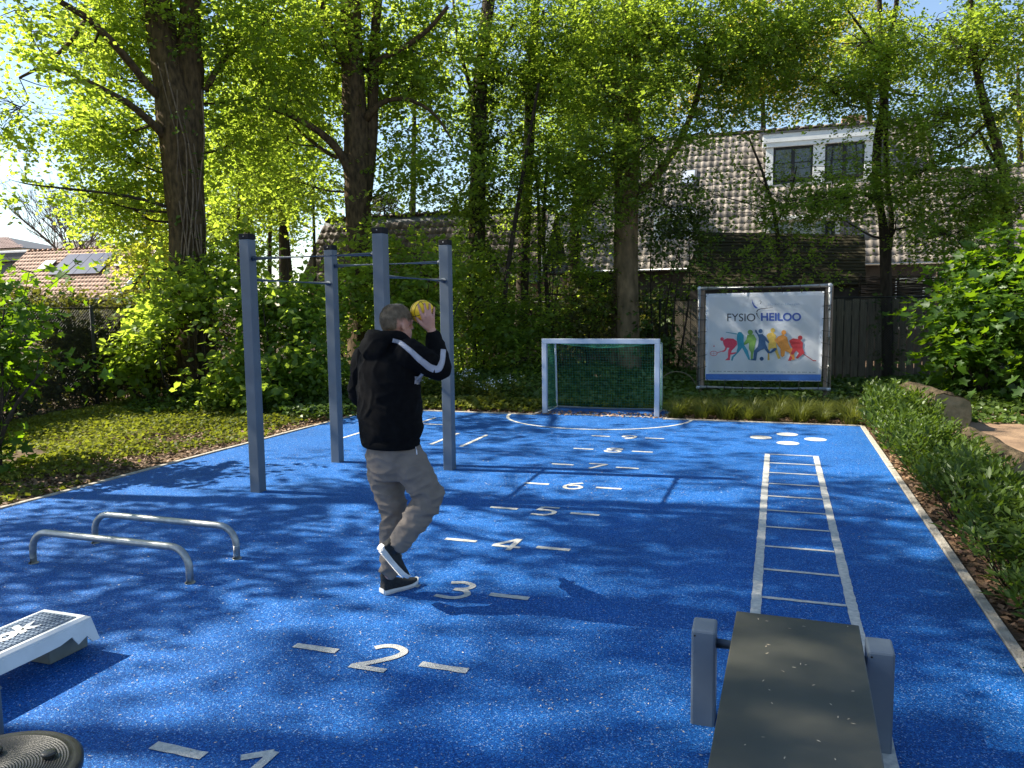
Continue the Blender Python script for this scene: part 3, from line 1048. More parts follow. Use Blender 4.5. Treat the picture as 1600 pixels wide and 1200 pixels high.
def on_oroof(px, py, up=0.0):
    """point of the orange roof plane seen at a pixel"""
    d = ray(px, py)
    n = Vector((0, -osl, 1)).normalized()
    p0 = Vector((0, 36, oez + 0.06)) + n * up
    return CAM + d * ((p0 - CAM).dot(n) / d.dot(n))


on_ = Vector((0, -osl, 1)).normalized()
Ut, Vt = Vector((1, 0, 0)), oR.normalized()
p0 = on_oroof(75, 430, 0.1); p1 = on_oroof(152, 430, 0.1); p2 = on_oroof(95, 399, 0.1)
plen = (p2 - p0).dot(Vt); pw = (p1 - p0).dot(Ut) / 4
for k in range(4):
    o0 = p0 + Ut * (pw * k + 0.02)
    q = [o0, o0 + Ut * (pw - 0.04), o0 + Ut * (pw - 0.04) + Vt * plen, o0 + Vt * plen]
    poly_mesh('solar_panel', [q], M['solar'], oh, 0.05)
for a, b in (((58, 422), (80, 408)), ((176, 417), (200, 404))):
    c0 = on_oroof(*a, 0.08); c1 = on_oroof(a[0] + 17, a[1], 0.08); c2 = on_oroof(b[0], b[1], 0.08)
    L_ = (c2 - c0).dot(Vt); W_ = (c1 - c0).dot(Ut)
    f = poly_mesh('roof_window', [[c0, c0 + Ut * W_, c0 + Ut * W_ + Vt * L_, c0 + Vt * L_]], M['lead'], oh, 0.08)
    e = on_ * 0.012
    i_ = 0.1
    poly_mesh('pane', [[c0 + e + Ut * i_ + Vt * i_, c0 + e + Ut * (W_ - i_) + Vt * i_, c0 + e + Ut * (W_ - i_) + Vt * (L_ - i_), c0 + e + Ut * i_ + Vt * (L_ - i_)]], M['white'], f, 0.008)

# ---- other far houses
fh = thing('house', 'grey flat-roofed house with white roof edge at the far left', 'house', on_y(20, 480, 50).to_tuple())
a, b = on_y(-60, 396, 50), on_y(52, 396, 50)
box('wall', (a.x, 50, 0), (b.x, 58, a.z - 0.9), M['lead'], fh)
box('roof_edge', (a.x - 0.2, 49.6, a.z - 0.898), (b.x + 0.25, 58.2, a.z - 0.2), M['lead'], fh, 0.03)
box('roof_trim', (a.x - 0.25, 49.55, a.z - 0.198), (b.x + 0.3, 58.3, a.z), M['white'], fh, 0.03)
wn = bpy.data.objects.new('window', None); link(wn, fh); wn.location = Vector((b.x - 3, 49.9, 3)) - fh.location
box('frame', (b.x - 4.2, 49.93, 2.6), (b.x - 1.2, 49.99, 4.6), M['white'], wn)
box('pane', (b.x - 4.0, 49.88, 2.75), (b.x - 1.6, 49.925, 4.45), M['glass'], wn)


def hip_house(name, label, px0, px1, ptop, pbot, Y, tx0, tx1, m):
    h_ = thing(name, label, 'house', (on_y(px0, 480, Y).x, Y, 0))
    A_, B_ = on_y(px0, pbot, Y), on_y(px1, pbot, Y)
    T0, T1 = on_y(tx0, ptop, Y + 4), on_y(tx1, ptop, Y + 4)
    z0 = A_.z
    c = [Vector((A_.x, Y, z0)), Vector((B_.x, Y, z0)), Vector((B_.x, Y + 8, z0)), Vector((A_.x, Y + 8, z0))]
    t0, t1 = Vector((T0.x, Y + 4, T0.z)), Vector((T1.x, Y + 4, T0.z))
    poly_mesh('roof', [[c[0], c[1], t1, t0], [c[1], c[2], t1], [c[2], c[3], t0, t1], [c[3], c[0], t0]], M['lead'], h_)
    U_ = Vector((1, 0, 0)); V_ = Vector((0, 4, T0.z - z0)); L_ = V_.length
    W_ = B_.x - A_.x
    roof_tiles(h_, (A_.x, Y, z0 + 0.02), U_, V_, int(W_ / 0.4), int(L_ / 0.5), 0.4, 0.5,
               lambda u, v: (t0.x - A_.x) * v / L_ <= u <= W_ - (B_.x - t1.x) * v / L_, m, 0)
    box('wall', (A_.x + 0.4, Y + 0.4, 0), (B_.x - 0.4, Y + 7.6, z0), M['wallw'], h_)
    return h_


hip_house('house', 'house with a dark red hipped roof at the far left edge', -90, 36, 373, 393, 64, -50, 8, M['tiler'])
hip_house('house', 'house with a grey hipped roof behind the orange roof', 74, 162, 378, 397, 66, 86, 146, M['tileg'])

# ---- wooden shed behind the banner
sh = thing('shed', 'dark wooden shed with a board roof behind the banner', 'shed', (0, 20.5, 0))
q = [on_y(1066, 445, 20.2), on_y(1353, 447, 20.2), on_y(1351, 369, 21.8), on_y(1097, 365, 21.8)]
NB = 15
for i in range(NB):
    t0, t1 = i / NB, (i + 1.06) / NB
    nrm_ = (q[1] - q[0]).cross(q[3] - q[0]).normalized()
    if nrm_.z < 0:
        nrm_ = -nrm_
    a0 = q[0].lerp(q[3], t0) + nrm_ * 0.026; a1 = q[1].lerp(q[2], t0) + nrm_ * 0.026
    b0 = q[0].lerp(q[3], t1) + nrm_ * 0.01; b1 = q[1].lerp(q[2], t1) + nrm_ * 0.01
    jx = Vector((random.uniform(-0.03, 0.03), 0, random.uniform(-0.006, 0.006)))
    poly_mesh('roof_board', [[a0 + jx, a1 + jx * 0.5, b1 + jx * 0.5, b0 + jx]], M['shed'], sh, 0.03)
poly_mesh('back_roof', [[q[3] + Vector((0, 0.02, -0.02)), q[2] + Vector((0, 0.02, -0.02)), q[2] + Vector((0, 1.6, -1.3)), q[3] + Vector((0, 1.6, -1.3))]], M['shed'], sh, 0.03)
box('wall', (q[0].x + 0.15, 20.42, -0.02), (q[1].x - 0.1, 23.2, 2.15), M['walld'], sh)
poly_mesh('gable_board', [[(q[1].x - 0.14, 20.4, 2.1), (q[1].x - 0.14, 23.2, 2.1), (q[1].x - 0.14, 21.8, q[2].z - 0.1)]], M['walld'], sh, 0.05)

# ================================================================== FENCES
pf = thing('plank_fence', 'upright grey-brown plank fence behind the banner', 'fence', (0, 19.5, 0))
for i in range(46):
    x = -2.35 + i * 0.165
    if -1.45 < x < 0.9 and False:
        continue
    box('plank', (x, 19.5 + random.uniform(-0.01, 0.01), 0.02), (x + 0.142, 19.525 + random.uniform(0, 0.012), 1.86 + random.uniform(-0.03, 0.02)), M['plank'], pf)
for z in (0.45, 1.5):
    box('rail', (-2.4, 19.545, z), (5.3, 19.60, z + 0.09), M['plank'], pf)
for x in (-2.42, 0.2, 2.8, 5.25):
    box('post', (x, 19.61, 0), (x + 0.1, 19.71, 1.95), M['plank'], pf)

wf = thing('wattle_fence', 'dark woven twig fence above the planks, right of the shed', 'fence', (3.5, 20.0, 0))
for k in range(22):
    z = 1.62 + k * 0.036
    ph = (k % 2) * math.pi
    P_ = [(1.75 + i * 0.22, 20.0 + 0.05 * math.sin(i * 1.57 + ph), z + random.uniform(-0.02, 0.02)) for i in range(20)]
    tube('woven_rod', P_, 0.017, M['twig'], wf, 5)
for i in range(6):
    tube('stake', [(1.8 + i * 0.8, 20, 0), (1.8 + i * 0.8, 20, 2.46)], 0.03, M['twig'], wf, 6)


def chain_fence(label, a, b, h, posts, group=None, cell=0.055):
    a, b = Vector(a), Vector(b)
    f = thing('chain_link_fence', label, 'fence', a, 0, group)
    d = (b - a); L_ = d.length; d.normalize()
    P0, P1 = [], []
    n = int((L_ + h) / cell)
    for i in range(n):
        s = i * cell
        for sgn in (0, 1):
            s0, z0, s1, z1 = s - h, 0.0, s, h
            if s0 < 0:
                z0 -= s0; s0 = 0
            if s1 > L_:
                z1 -= (s1 - L_); s1 = L_
            if s1 <= s0:
                continue
            if sgn:
                s0, s1 = L_ - s0, L_ - s1
            P0.append(a + d * s0 + Vector((0, 0, z0)) + Vector((-d.y, d.x, 0)) * 0.004 * sgn)
            P1.append(a + d * s1 + Vector((0, 0, z1)) + Vector((-d.y, d.x, 0)) * 0.004 * sgn)
    o = put('wire_mesh', segs_mesh('wire_mesh', [tuple(p) for p in P0], [tuple(p) for p in P1], 0.0026, 0.0026, 3), M['chain'], f)
    o['kind'] = 'stuff'
    tube('top_rail', [a + Vector((0, 0, h)), b + Vector((0, 0, h))], 0.028, M['chain'], f, 8)
    for s in posts:
        p = a + d * s + Vector((0.05, 0.05, 0)) * 0
        tube('post', [p, p + Vector((0, 0, h + 0.04))], 0.035, M['chain'], f, 8)
    return f


chain_fence('dark green wire mesh fence along the left, in front of the hedge', (-11.85, 3.0, 0), (-11.75, 18.9, 0), 1.86, (0, 2.5, 5.2, 7.95, 10.6, 13.3, 15.9))
chain_fence('wire mesh fence running behind the goal and in front of the planks', (-11.7, 18.95, 0), (5.4, 18.95, 0), 1.9, (0, 3, 6, 9, 12, 15, 17.05))

# ================================================================== EQUIPMENT
# ---- pull-up frame
rig = thing('pull_up_frame', 'grey pull-up frame of four square posts joined by steel bars', 'exercise frame', (-4.15, 7.1, 0))
PP = {'a': (-4.84, 6.34), 'b': (-4.87, 7.86), 'c': (-3.42, 6.36), 'd': (-3.42, 7.82)}
for k, (x, y) in PP.items():
    box('post', (x - 0.055, y - 0.055, -0.02), (x + 0.055, y + 0.055, 2.46), M['grey'], rig, 0.006)
    cp = box('cap', (x - 0.056, y - 0.056, 2.4605), (x + 0.056, y + 0.056, 2.515), M['cap'], rig, 0.005)
    for dx, dy in ((-0.0585, 0), (0, -0.0585)):
        e1 = Vector((x + dx * 0.9, y + dy * 0.9, 2.488)); e2 = Vector((x + dx * 1.06, y + dy * 1.06, 2.488))
        tube('screw', [e1, e2], 0.006, M['galv'], cp, 8)


def bar(p, q_, z):
    a, b = Vector((*PP[p], z)), Vector((*PP[q_], z))
    d = (b - a).normalized()
    tube('bar', [a + d * 0.05, b - d * 0.05], 0.0175, M['greyl'], rig, 12)
    for e, s in ((a, 1), (b, -1)):
        c0 = e + d * (0.0551 * s)
        tube('bar_socket', [c0, c0 + d * (0.03 * s)], 0.027, M['grey'], rig, 12)


bar('a', 'c', 2.28); bar('b', 'd', 2.28); bar('a', 'b', 2.08); bar('c', 'd', 2.08)

# ---- two low hurdle bars
def bend(x0, x1, y, h_, r=0.14, n=7):
    P_ = [(x0, y, -0.02), (x0, y, h_ - r)]
    for i in range(1, n + 1):
        a = math.pi / 2 * i / n
        P_.append((x0 + r - r * math.cos(a), y, h_ - r + r * math.sin(a)))
    for i in range(0, n + 1):
        a = math.pi / 2 * (1 - i / n)
        P_.append((x1 - r + r * math.cos(a), y, h_ - r + r * math.sin(a)))
    P_.append((x1, y, -0.02))
    return P_


for y, lab, x0, x1 in ((4.02, 'nearer of the two low bent steel push-up bars on the blue floor', -5.02, -3.64),
                       (4.53, 'farther low bent steel push-up bar, with a paper sticker on its leg', -4.99, -3.67)):
    h_ = thing('push_up_bar', lab, 'exercise bar', ((x0 + x1) / 2, y, 0), 0, 'low bent steel bars')
    tube('bent_tube', bend(x0, x1, y, 0.235), 0.024, M['galv'], h_, 14)
    for x in (x0, x1):
        tube('base_ring', [(x, y, 0.001), (x, y, 0.007)], 0.034, M['galv'], h_, 14)
    if y > 4.2:
        tube('sticker', [(x1, y, 0.03), (x1, y, 0.10)], 0.0247, M['white'], h_, 14)

# ---- goal
gl = thing('goal', 'small pale-grey goal with green net at the far edge of the court', 'goal', (-2.735, 12.42, 0))
gx0, gx1, gy, gz, gw = -3.71, -1.765, 12.42, 1.255, 0.04
for x in (gx0 + gw, gx1 - gw):
    box('goal_post', (x - gw, gy - gw, 0.0), (x + gw, gy + gw, gz - 2 * gw - 0.001), M['alu'], gl, 0.006)
box('crossbar', (gx0, gy - gw, gz - 2 * gw), (gx1, gy + gw, gz), M['alu'], gl, 0.006)
for x in (gx0 + 0.06, gx1 - 0.06):
    tube('net_support', [(x, gy + 0.04, 0.03), (x, gy + 0.70, 0.03)], 0.018, M['alu'], gl, 10)
    tube('rear_pole', [(x, gy + 0.70, 0.03), (x, gy + 0.66, 0.12), (x, gy + 0.58, gz - 0.10)], 0.018, M['alu'], gl, 10)
    tube('top_brace', [(x, gy + 0.58, gz - 0.10), (x, gy + 0.04, gz - 0.04)], 0.014, M['alu'], gl, 10)
tube('ground_bar', [(gx0 + 0.06, gy + 0.70, 0.03), (gx1 - 0.06, gy + 0.70, 0.03)], 0.020, M['alu'], gl, 10)
# net: a grid over top, back and both sides
NP0, NP1 = [], []


def net_panel(f, nu, nv):
    G = [[Vector(f(i / nu, j / nv)) for j in range(nv + 1)] for i in range(nu + 1)]
    for i in range(nu + 1):
        for j in range(nv + 1):
            if i < nu:
                NP0.append(G[i][j][:]); NP1.append(G[i + 1][j][:])
            if j < nv:
                NP0.append(G[i][j][:]); NP1.append(G[i][j + 1][:])


def sag(u, v, k):
    return k * math.sin(math.pi * u) * math.sin(math.pi * min(1, v))


X0, X1 = gx0 + 0.07, gx1 - 0.07
net_panel(lambda u, v: (X0 + (X1 - X0) * u, gy + 0.70 - 0.12 * v + sag(u, v, 0.10), 0.04 + (gz - 0.15) * v), 40, 25)
net_panel(lambda u, v: (X0 + (X1 - X0) * u, gy + 0.05 + 0.53 * v, gz - 0.05 - 0.05 * v - sag(u, v, 0.09)), 40, 11)
for X_ in (gx0 + 0.06, gx1 - 0.05):
    net_panel(lambda u, v: (X_, gy + 0.05 + (0.65 - 0.12 * v) * u, 0.04 + (gz - 0.12) * v), 14, 25)
o = put('net', segs_mesh('net', NP0, NP1, 0.0021, 0.0021, 3), M['net'], gl)

# ---- incline sit-up bench
sb = thing('sit_up_bench', 'dark green sit-up board between two grey posts at the lower right', 'exercise bench', (0.08, 3.3, 0))
for x in (-0.272, 0.412):
    bm = bmesh.new()
    bm_box(bm, (x - 0.05, 3.245, -0.02), (x + 0.05, 3.365, 0.425), 0.010)
    for v in bm.verts:
        if v.co.z > 0.40:
            v.co.z += (v.co.y - 3.305) * 0.12
    ps = put('post', bm_mesh(bm), M['grey'], sb)
    tube('screw', [(x - 0.035, 3.2455, 0.395), (x - 0.035, 3.2435, 0.395)], 0.004, M['cap'], ps, 8)
tube('axle', [(-0.2215, 3.31, 0.345), (0.3615, 3.31, 0.345)], 0.021, M['grey'], sb, 12)
bm = bmesh.new()
mt = Matrix.Translation((0.085, 2.72, 0.382)) @ Matrix.Rotation(R(1.5), 4, 'X') @ Matrix.Rotation(R(-1.2), 4, 'Z')
bm_box(bm, (-0.253, -0.95, -0.012), (0.253, 0.80, 0.012), 0.005, mt)
bd = put('board', bm_mesh(bm), M['pad'], sb)
tube('floor_strut', [(0.07, 3.305, 0.33), (0.07, 3.2, 0.0)], 0.02, M['grey'], sb, 10)
tube('foot_bar', [(-0.1, 1.95, 0.0), (-0.1, 1.95, 0.335), (0.27, 1.95, 0.335), (0.27, 1.95, 0.0)], 0.02, M['grey'], sb, 10)
for _ in range(34):     # pale bud scales lying on the board
    x, y, a = random.uniform(-0.22, 0.24), random.uniform(-0.85, 0.78), random.uniform(0, 3.14)
    l_ = random.uniform(0.005, 0.011)
    bm = bmesh.new()
    vv = [bm.verts.new((l_ * c, 0.0022 * s_, 0)) for c, s_ in ((-1, 0), (0, -1), (1, 0), (0, 1))]
    bm.faces.new(vv)
    bmesh.ops.transform(bm, matrix=mt @ Matrix.Translation((x, y, 0.0135)) @ Matrix.Rotation(a, 4, 'Z'), verts=bm.verts)
    bl = put('bud_scale', bm_mesh(bm), M['petal'], bd)

# ---- aerobic step
st = thing('aerobic_step', 'white aerobic step with a dark blue ribbed tread at the left edge', 'exercise step', (-3.55, 2.5, 0))
bm = bmesh.new()
sx, y0, y1 = -3.55, 1.95, 3.0
topz = 0.205
TP = [(sx - 0.145, y0), (sx + 0.14, y0), (sx + 0.14, y1), (sx - 0.145, y1)]
tp = [bm.verts.new((x, y, topz)) for x, y in TP]
sh_ = [bm.verts.new((x + (0.018 if x > sx else -0.018), y + (0.018 if y > 2.5 else -0.018), topz - 0.012)) for x, y in TP]
lw = [bm.verts.new((x + (0.066 if x > sx else -0.066), y + (0.022 if y > 2.5 else -0.022), 0.080)) for x, y in TP]
bm.faces.new(tp)
for i in range(4):
    j = (i + 1) % 4
    bm.faces.new((tp[i], sh_[i], sh_[j], tp[j]))
    if i != 1:
        bm.faces.new((sh_[i], lw[i], lw[j], sh_[j]))
# long near side (x+) with the stepped cut-out over the riser
a, b = sh_[1].co, sh_[2].co
c, d = lw[1].co, lw[2].co


def sidep(y, z):
    t = (topz - 0.012 - z) / (topz - 0.012 - 0.080)
    return Vector((a.x + (c.x - a.x) * t, y, z))


prof = [sidep(2.975, 0.082), sidep(2.955, 0.118), sidep(2.895, 0.098), sidep(2.875, 0.142), sidep(2.80, 0.128), sidep(2.70, 0.126), sidep(1.95, 0.126)]
loop = [sh_[1], sh_[2], lw[2]] + [bm.verts.new(p) for p in prof] + [lw[1]]
bmesh.ops.triangulate(bm, faces=[bm.faces.new(loop)])
r = bmesh.ops.solidify(bm, geom=list(bm.faces), thickness=0.006)
pl = put('platform', bm_mesh(bm), M['stepw'], st)
tr = box('tread', (sx - 0.122, y0 + 0.03, topz + 0.0005), (sx + 0.118, y1 - 0.035, topz + 0.004), M['tread'], st)
bm = bmesh.new()
for i in range(34):
    for j in range(9):
        x = sx - 0.110 + j * 0.0255; y = y0 + 0.05 + i * 0.0285
        bm_box(bm, (x, y, topz + 0.0042), (x + 0.016, y + 0.013, topz + 0.0075))
o = put('tread_ribs', bm_mesh(bm), mat('tread_rib', (0.17, 0.22, 0.29), 0.5), st)
o['kind'] = 'stuff'
bm = bmesh.new()
bm_box(bm, (-3.66, 2.83, 0.0), (-3.475, 3.065, 0.10), 0.008)
bm_box(bm, (-3.61, 2.85, 0.101), (-3.46, 2.99, 0.165), 0.006)
put('riser', bm_mesh(bm), M['stepg'], st)
bm = bmesh.new()
bm_box(bm, (-3.63, 1.95, 0.0), (-3.485, 2.15, 0.10), 0.008)
put('riser', bm_mesh(bm), M['stepg'], st)


def text_mesh(s_, bold=0.0, shear=0.0):
    cu = bpy.data.curves.new('lettering', 'FONT')
    cu.body = s_
    cu.offset = bold
    cu.shear = shear
    ob = bpy.data.objects.new('tmp_text', cu)
    COL.objects.link(ob)
    dg = bpy.context.evaluated_depsgraph_get()
    me = bpy.data.meshes.new_from_object(ob.evaluated_get(dg))
    bpy.data.objects.remove(ob)
    return me


def fit_text(me, f):
    """map text coordinates, normalised to 0..1 of their bounding box, through f(u, v) -> point"""
    V = np.zeros(len(me.vertices) * 3, np.float32)
    me.vertices.foreach_get('co', V)
    V = V.reshape(-1, 3)
    lo, hi = V.min(0), V.max(0)
    for i, v in enumerate(me.vertices):
        v.co = f((V[i, 0] - lo[0]) / (hi[0] - lo[0]), (V[i, 1] - lo[1]) / (hi[1] - lo[1]))
    me.update()
    return me


tm = fit_text(text_mesh('Reebok', 0.045, 0.25), lambda u, v: Vector((sx + 0.045 - 0.115 * v, 2.155 + 0.70 * u, topz + 0.0085)))
put('lettering', tm, M['white'], st)

# ---- balance trainer lying dome-down
bt = thing('balance_trainer', 'dark round balance trainer lying dome down at the lower left corner', 'balance disc', (-2.64, 1.875, 0))
bc = Vector((-2.64, 1.875, 0.0))


def lathe(prof, c, n=56):
    bm = bmesh.new()
    rings = []
    for r_, z in prof:
        if r_ < 1e-6:
            rings.append([bm.verts.new(c + Vector((0, 0, z)))])
        else:
            rings.append([bm.verts.new(c + Vector((r_ * math.cos(2 * math.pi * k / n), r_ * math.sin(2 * math.pi * k / n), z))) for k in range(n)])
    for A2, B2 in zip(rings, rings[1:]):
        for k in range(n):
            if len(A2) == 1 and len(B2) > 1:
                bm.faces.new((A2[0], B2[k], B2[(k + 1) % n]))
            elif len(B2) == 1 and len(A2) > 1:
                bm.faces.new((A2[k], B2[0], A2[(k + 1) % n]))
            elif len(A2) > 1:
                bm.faces.new((A2[k], B2[k], B2[(k + 1) % n], A2[(k + 1) % n]))
    return bm_mesh(bm)


pr_ = [(0.0, 0.150)]
for k in range(24):
    rr = 0.03 + k * 0.0095
    pr_ += [(rr, 0.150), (rr + 0.003, 0.1525), (rr + 0.006, 0.1525), (rr + 0.008, 0.150)]
pr_ += [(0.272, 0.151), (0.290, 0.149), (0.302, 0.140), (0.300, 0.115), (0.27, 0.11)]
put('platform', lathe(pr_, bc), M['disc'], bt, True)
put('dome', lathe([(0.0, 0.0), (0.1, 0.004), (0.19, 0.03), (0.255, 0.075), (0.275, 0.109)], bc), mat('dome_rubber', (0.05, 0.09, 0.16), 0.5), bt, True)
for x, y in ((-2.525, 2.025), (-2.735, 1.975)):
    c = Vector((x, y, 0.153))
    put('grip_plug', lathe([(0.0, 0.019), (0.020, 0.0185), (0.026, 0.016), (0.027, 0.010), (0.022, 0.006), (0.021, 0.0)], c, 20), M['disc'], bt, True)

# ---- low grey post at the very left edge
lp_ = thing('post', 'low grey square post cut by the left edge, behind the balance trainer', 'post', (-3.16, 2.2, 0))
box('shaft', (-3.19, 2.18, 0), (-3.085, 2.28, 0.20), M['grey'], lp_, 0.008)
box('cap', (-3.192, 2.178, 0.2005), (-3.083, 2.282, 0.215), M['grey'], lp_, 0.004)

# ---- banner
bn = thing('banner', 'white FYSIO HEILOO banner laced into a galvanised tube frame behind the court', 'banner', (-0.25, 15.5, 0))
BA, BB = Vector((-1.39, 15.64, 0)), Vector((0.88, 15.41, 0))
bu = (BB - BA).normalized()
bnv = Vector((bu.y, -bu.x, 0))           # towards the camera
if bnv.dot(CAM - BA) < 0:
    bnv = -bnv


def bpt(px, py, off=0.0):
    d = ray(px, py)
    p0 = BA + bnv * off
    return CAM + d * ((p0 - CAM).dot(bnv) / d.dot(bnv))


TL, TR, BR, BL = bpt(1093, 451, .03), bpt(1297, 446, .03), bpt(1294, 608, .03), bpt(1091, 605, .03)
for a, b in ((TL, TR), (TR, BR), (BR, BL), (BL, TL)):
    tube('frame_tube', [a, b], 0.036, M['zinc'], bn, 12)
for p in (TL, TR, BR, BL):
    bm = bmesh.new(); bmesh.ops.create_uvsphere(bm, u_segments=12, v_segments=8, radius=0.046); bmesh.ops.translate(bm, vec=p, verts=bm.verts)
    put('corner_joint', bm_mesh(bm), M['zinc'], bn, True)
for p, q_ in ((TL, BL), (TR, BR)):
    s_ = 1 if p is TL else -1
    c = (p + q_) / 2 - bnv * 0.095 + bu * 0.02 * s_
    mt = Matrix.Translation((c.x, c.y, 0)) @ Matrix.Rotation(math.atan2(bu.y, bu.x), 4, 'Z')
    box('wooden_post', (-0.065, -0.055, -0.05), (0.065, 0.055, p.z + 0.02), M['wood'], bn, 0.006, mt)
    for t in (0.22, 0.5, 0.78):
        e = p.lerp(q_, t)
        tube('clamp', [e + Vector((0, 0, -0.025)), e + Vector((0, 0, 0.025))], 0.043, M['galv'], bn, 12)
cq = [bpt(1103, 459, .05), bpt(1288, 455, .05), bpt(1283, 596, .05), bpt(1102, 594, .05)]


def zc(zx, zy, off=0.0):
    """banner print: coordinates of the artwork sheet -> point on the canvas"""
    p = bpt(1080 + zx / 6.665, 440 + zy / 6.667, 0.05)
    u = max(0, min(1, (p - cq[0]).dot(bu) / (cq[1] - cq[0]).length))
    v = max(0, min(1, (cq[0].z - p.z) / (cq[0].z - cq[3].z)))
    wv = 0.018 * math.sin((u * 1.5 + v * 1.2) * 9) * math.sin(math.pi * u) * math.sin(math.pi * v)
    return p + bnv * (wv + off)


bm = bmesh.new()
nu_, nv_ = 28, 20
G = []
for j in range(nv_ + 1):
    row = []
    for i in range(nu_ + 1):
        u, v = i / nu_, j / nv_
        p = (cq[0].lerp(cq[1], u)).lerp(cq[3].lerp(cq[2], u), v)
        wv = 0.018 * math.sin((u * 1.5 + v * 1.2) * 9) * math.sin(math.pi * u) * math.sin(math.pi * v)
        row.append(bm.verts.new(p + bnv * wv))
    G.append(row)
for j in range(nv_):
    for i in range(nu_):
        bm.faces.new((G[j][i], G[j][i + 1], G[j + 1][i + 1], G[j + 1][i]))
r = bmesh.ops.solidify(bm, geom=list(bm.faces), thickness=0.002)
cv = put('canvas', bm_mesh(bm), M['canvas'], bn, True)


def ink(name, c):
    return mat(name, c, 0.5, 0.08, 30)


def print_poly(name, loops, m, off=0.004):
    bm = bmesh.new()
    for lp in loops:
        V2 = [Vector((x, y, 0)) for x, y in lp]
        vv = [bm.verts.new(zc(x, y, off)) for x, y in lp]
        for t in tessellate_polygon([V2]):
            try:
                bm.faces.new([vv[i] for i in t])
            except ValueError:
                pass
    return put(name, bm_mesh(bm), m, cv)


def circ(x, y, r_, ry=None, n=14):
    return [(x + r_ * math.cos(2 * math.pi * k / n), y + (ry or r_) * math.sin(2 * math.pi * k / n)) for k in range(n)]


def pline(P_, w0, w1=None):
    w1 = w0 if w1 is None else w1
    A = catmull(P_, 5) if len(P_) > 2 else np.array(P_, float)
    T = np.gradient(A, axis=0); T /= np.linalg.norm(T, axis=1, keepdims=True) + 1e-9
    wd = np.linspace(w0, w1, len(A))[:, None] / 2
    N = np.stack([-T[:, 1], T[:, 0]], 1) * wd
    out = []
    a, b = A + N, A - N
    for i in range(len(A) - 1):
        out.append([tuple(a[i]), tuple(a[i + 1]), tuple(b[i + 1]), tuple(b[i])])
    return out


print_poly('footer_band', [[(152 + (1352 - 152) * i / 12, 962 + 4 * i / 12) for i in range(13)] + [(1348 - (1348 - 150) * i / 12, 1032 - 10 * i / 12) for i in range(13)]], ink('footer_blue', (0.035, 0.13, 0.42)))
ATH = [
    ('crimson', (0.55, 0.035, 0.075), [circ(322, 598, 19), [(330, 612), (375, 590), (440, 595), (475, 620), (478, 655), (450, 690), (420, 720), (410, 760), (402, 800), (405, 818), (352, 820), (382, 793), (385, 720), (398, 690), (352, 682), (337, 650)],
      [(412, 742), (470, 735), (480, 720), (482, 735), (470, 750), (412, 760)]] + pline([(368, 680), (352, 715), (325, 728)], 20, 12) + pline([(350, 715), (270, 742)], 7, 5) + pline(circ(235, 748, 36, 24, 16) + [(271, 748)], 5) + pline([(205, 748), (266, 748)], 2) + pline([(235, 726), (235, 771)], 2) + [circ(238, 672, 7)]),
    ('teal', (0.012, 0.22, 0.30), [circ(505, 545, 22), [(480, 545), (522, 526), (548, 560), (545, 610), (550, 660), (590, 720), (615, 815), (598, 815), (560, 745), (530, 690), (490, 740), (442, 790), (430, 825), (415, 820), (425, 780), (470, 740), (485, 680), (475, 600)]] + pline([(362, 527), (478, 546)], 5, 12)),
    ('green', (0.13, 0.26, 0.045), [circ(615, 528, 27), [(585, 555), (650, 550), (680, 600), (668, 650), (660, 700), (645, 760), (642, 812), (620, 815), (622, 740), (600, 700), (600, 640), (577, 650), (552, 662), (547, 640), (575, 600)]]),
    ('yellow', (0.55, 0.36, 0.055), [circ(850, 507, 24), [(800, 540), (850, 525), (885, 560), (882, 620), (892, 680), (907, 740), (932, 800), (905, 806), (880, 742), (850, 690), (822, 700), (814, 760), (817, 818), (795, 818), (800, 740), (805, 660), (800, 600), (783, 560)]]),
    ('navy', (0.012, 0.065, 0.16), [circ(722, 515, 22), [(668, 500), (680, 505), (686, 525), (703, 550), (742, 545), (778, 580), (817, 632), (805, 642), (772, 612), (777, 650), (800, 700), (820, 732), (870, 688), (896, 700), (880, 717), (832, 747), (800, 747), (765, 700), (725, 715), (690, 737), (682, 790), (677, 822), (605, 816), (650, 800), (655, 720), (690, 680), (700, 640), (703, 590), (688, 552), (664, 522)], circ(735, 803, 21)]),
    ('orange', (0.55, 0.22, 0.035), [circ(965, 530, 25), [(910, 570), (960, 550), (1000, 580), (1015, 650), (1040, 698), (1062, 680), (1072, 740), (1080, 812), (1050, 816), (1022, 742), (977, 722), (972, 770), (945, 790), (933, 770), (930, 700), (890, 642), (868, 610)]]),
    ('red', (0.35, 0.02, 0.025), [circ(1135, 585, 24), [(1020, 615), (1060, 590), (1130, 600), (1165, 640), (1160, 690), (1180, 740), (1110, 802), (1088, 796), (1120, 745), (1095, 720), (1062, 760), (1042, 822), (1008, 826), (1030, 770), (1055, 700), (1038, 660)]] + pline([(1165, 750), (1270, 822)], 7, 7) + pline([(1266, 822), (1302, 824)], 10, 10)),
]
for i, (nm, c, lps) in enumerate(ATH):
    o = print_poly('athlete_print', lps, ink(nm + '_ink', c), 0.004 + 0.0012 * i)
    o['label'] = nm + ' athlete silhouette printed on the banner'
dk, bl = ink('letter_dark', (0.018, 0.022, 0.035)), ink('letter_blue', (0.022, 0.065, 0.30))
pale = ink('letter_pale', (0.33, 0.40, 0.50))
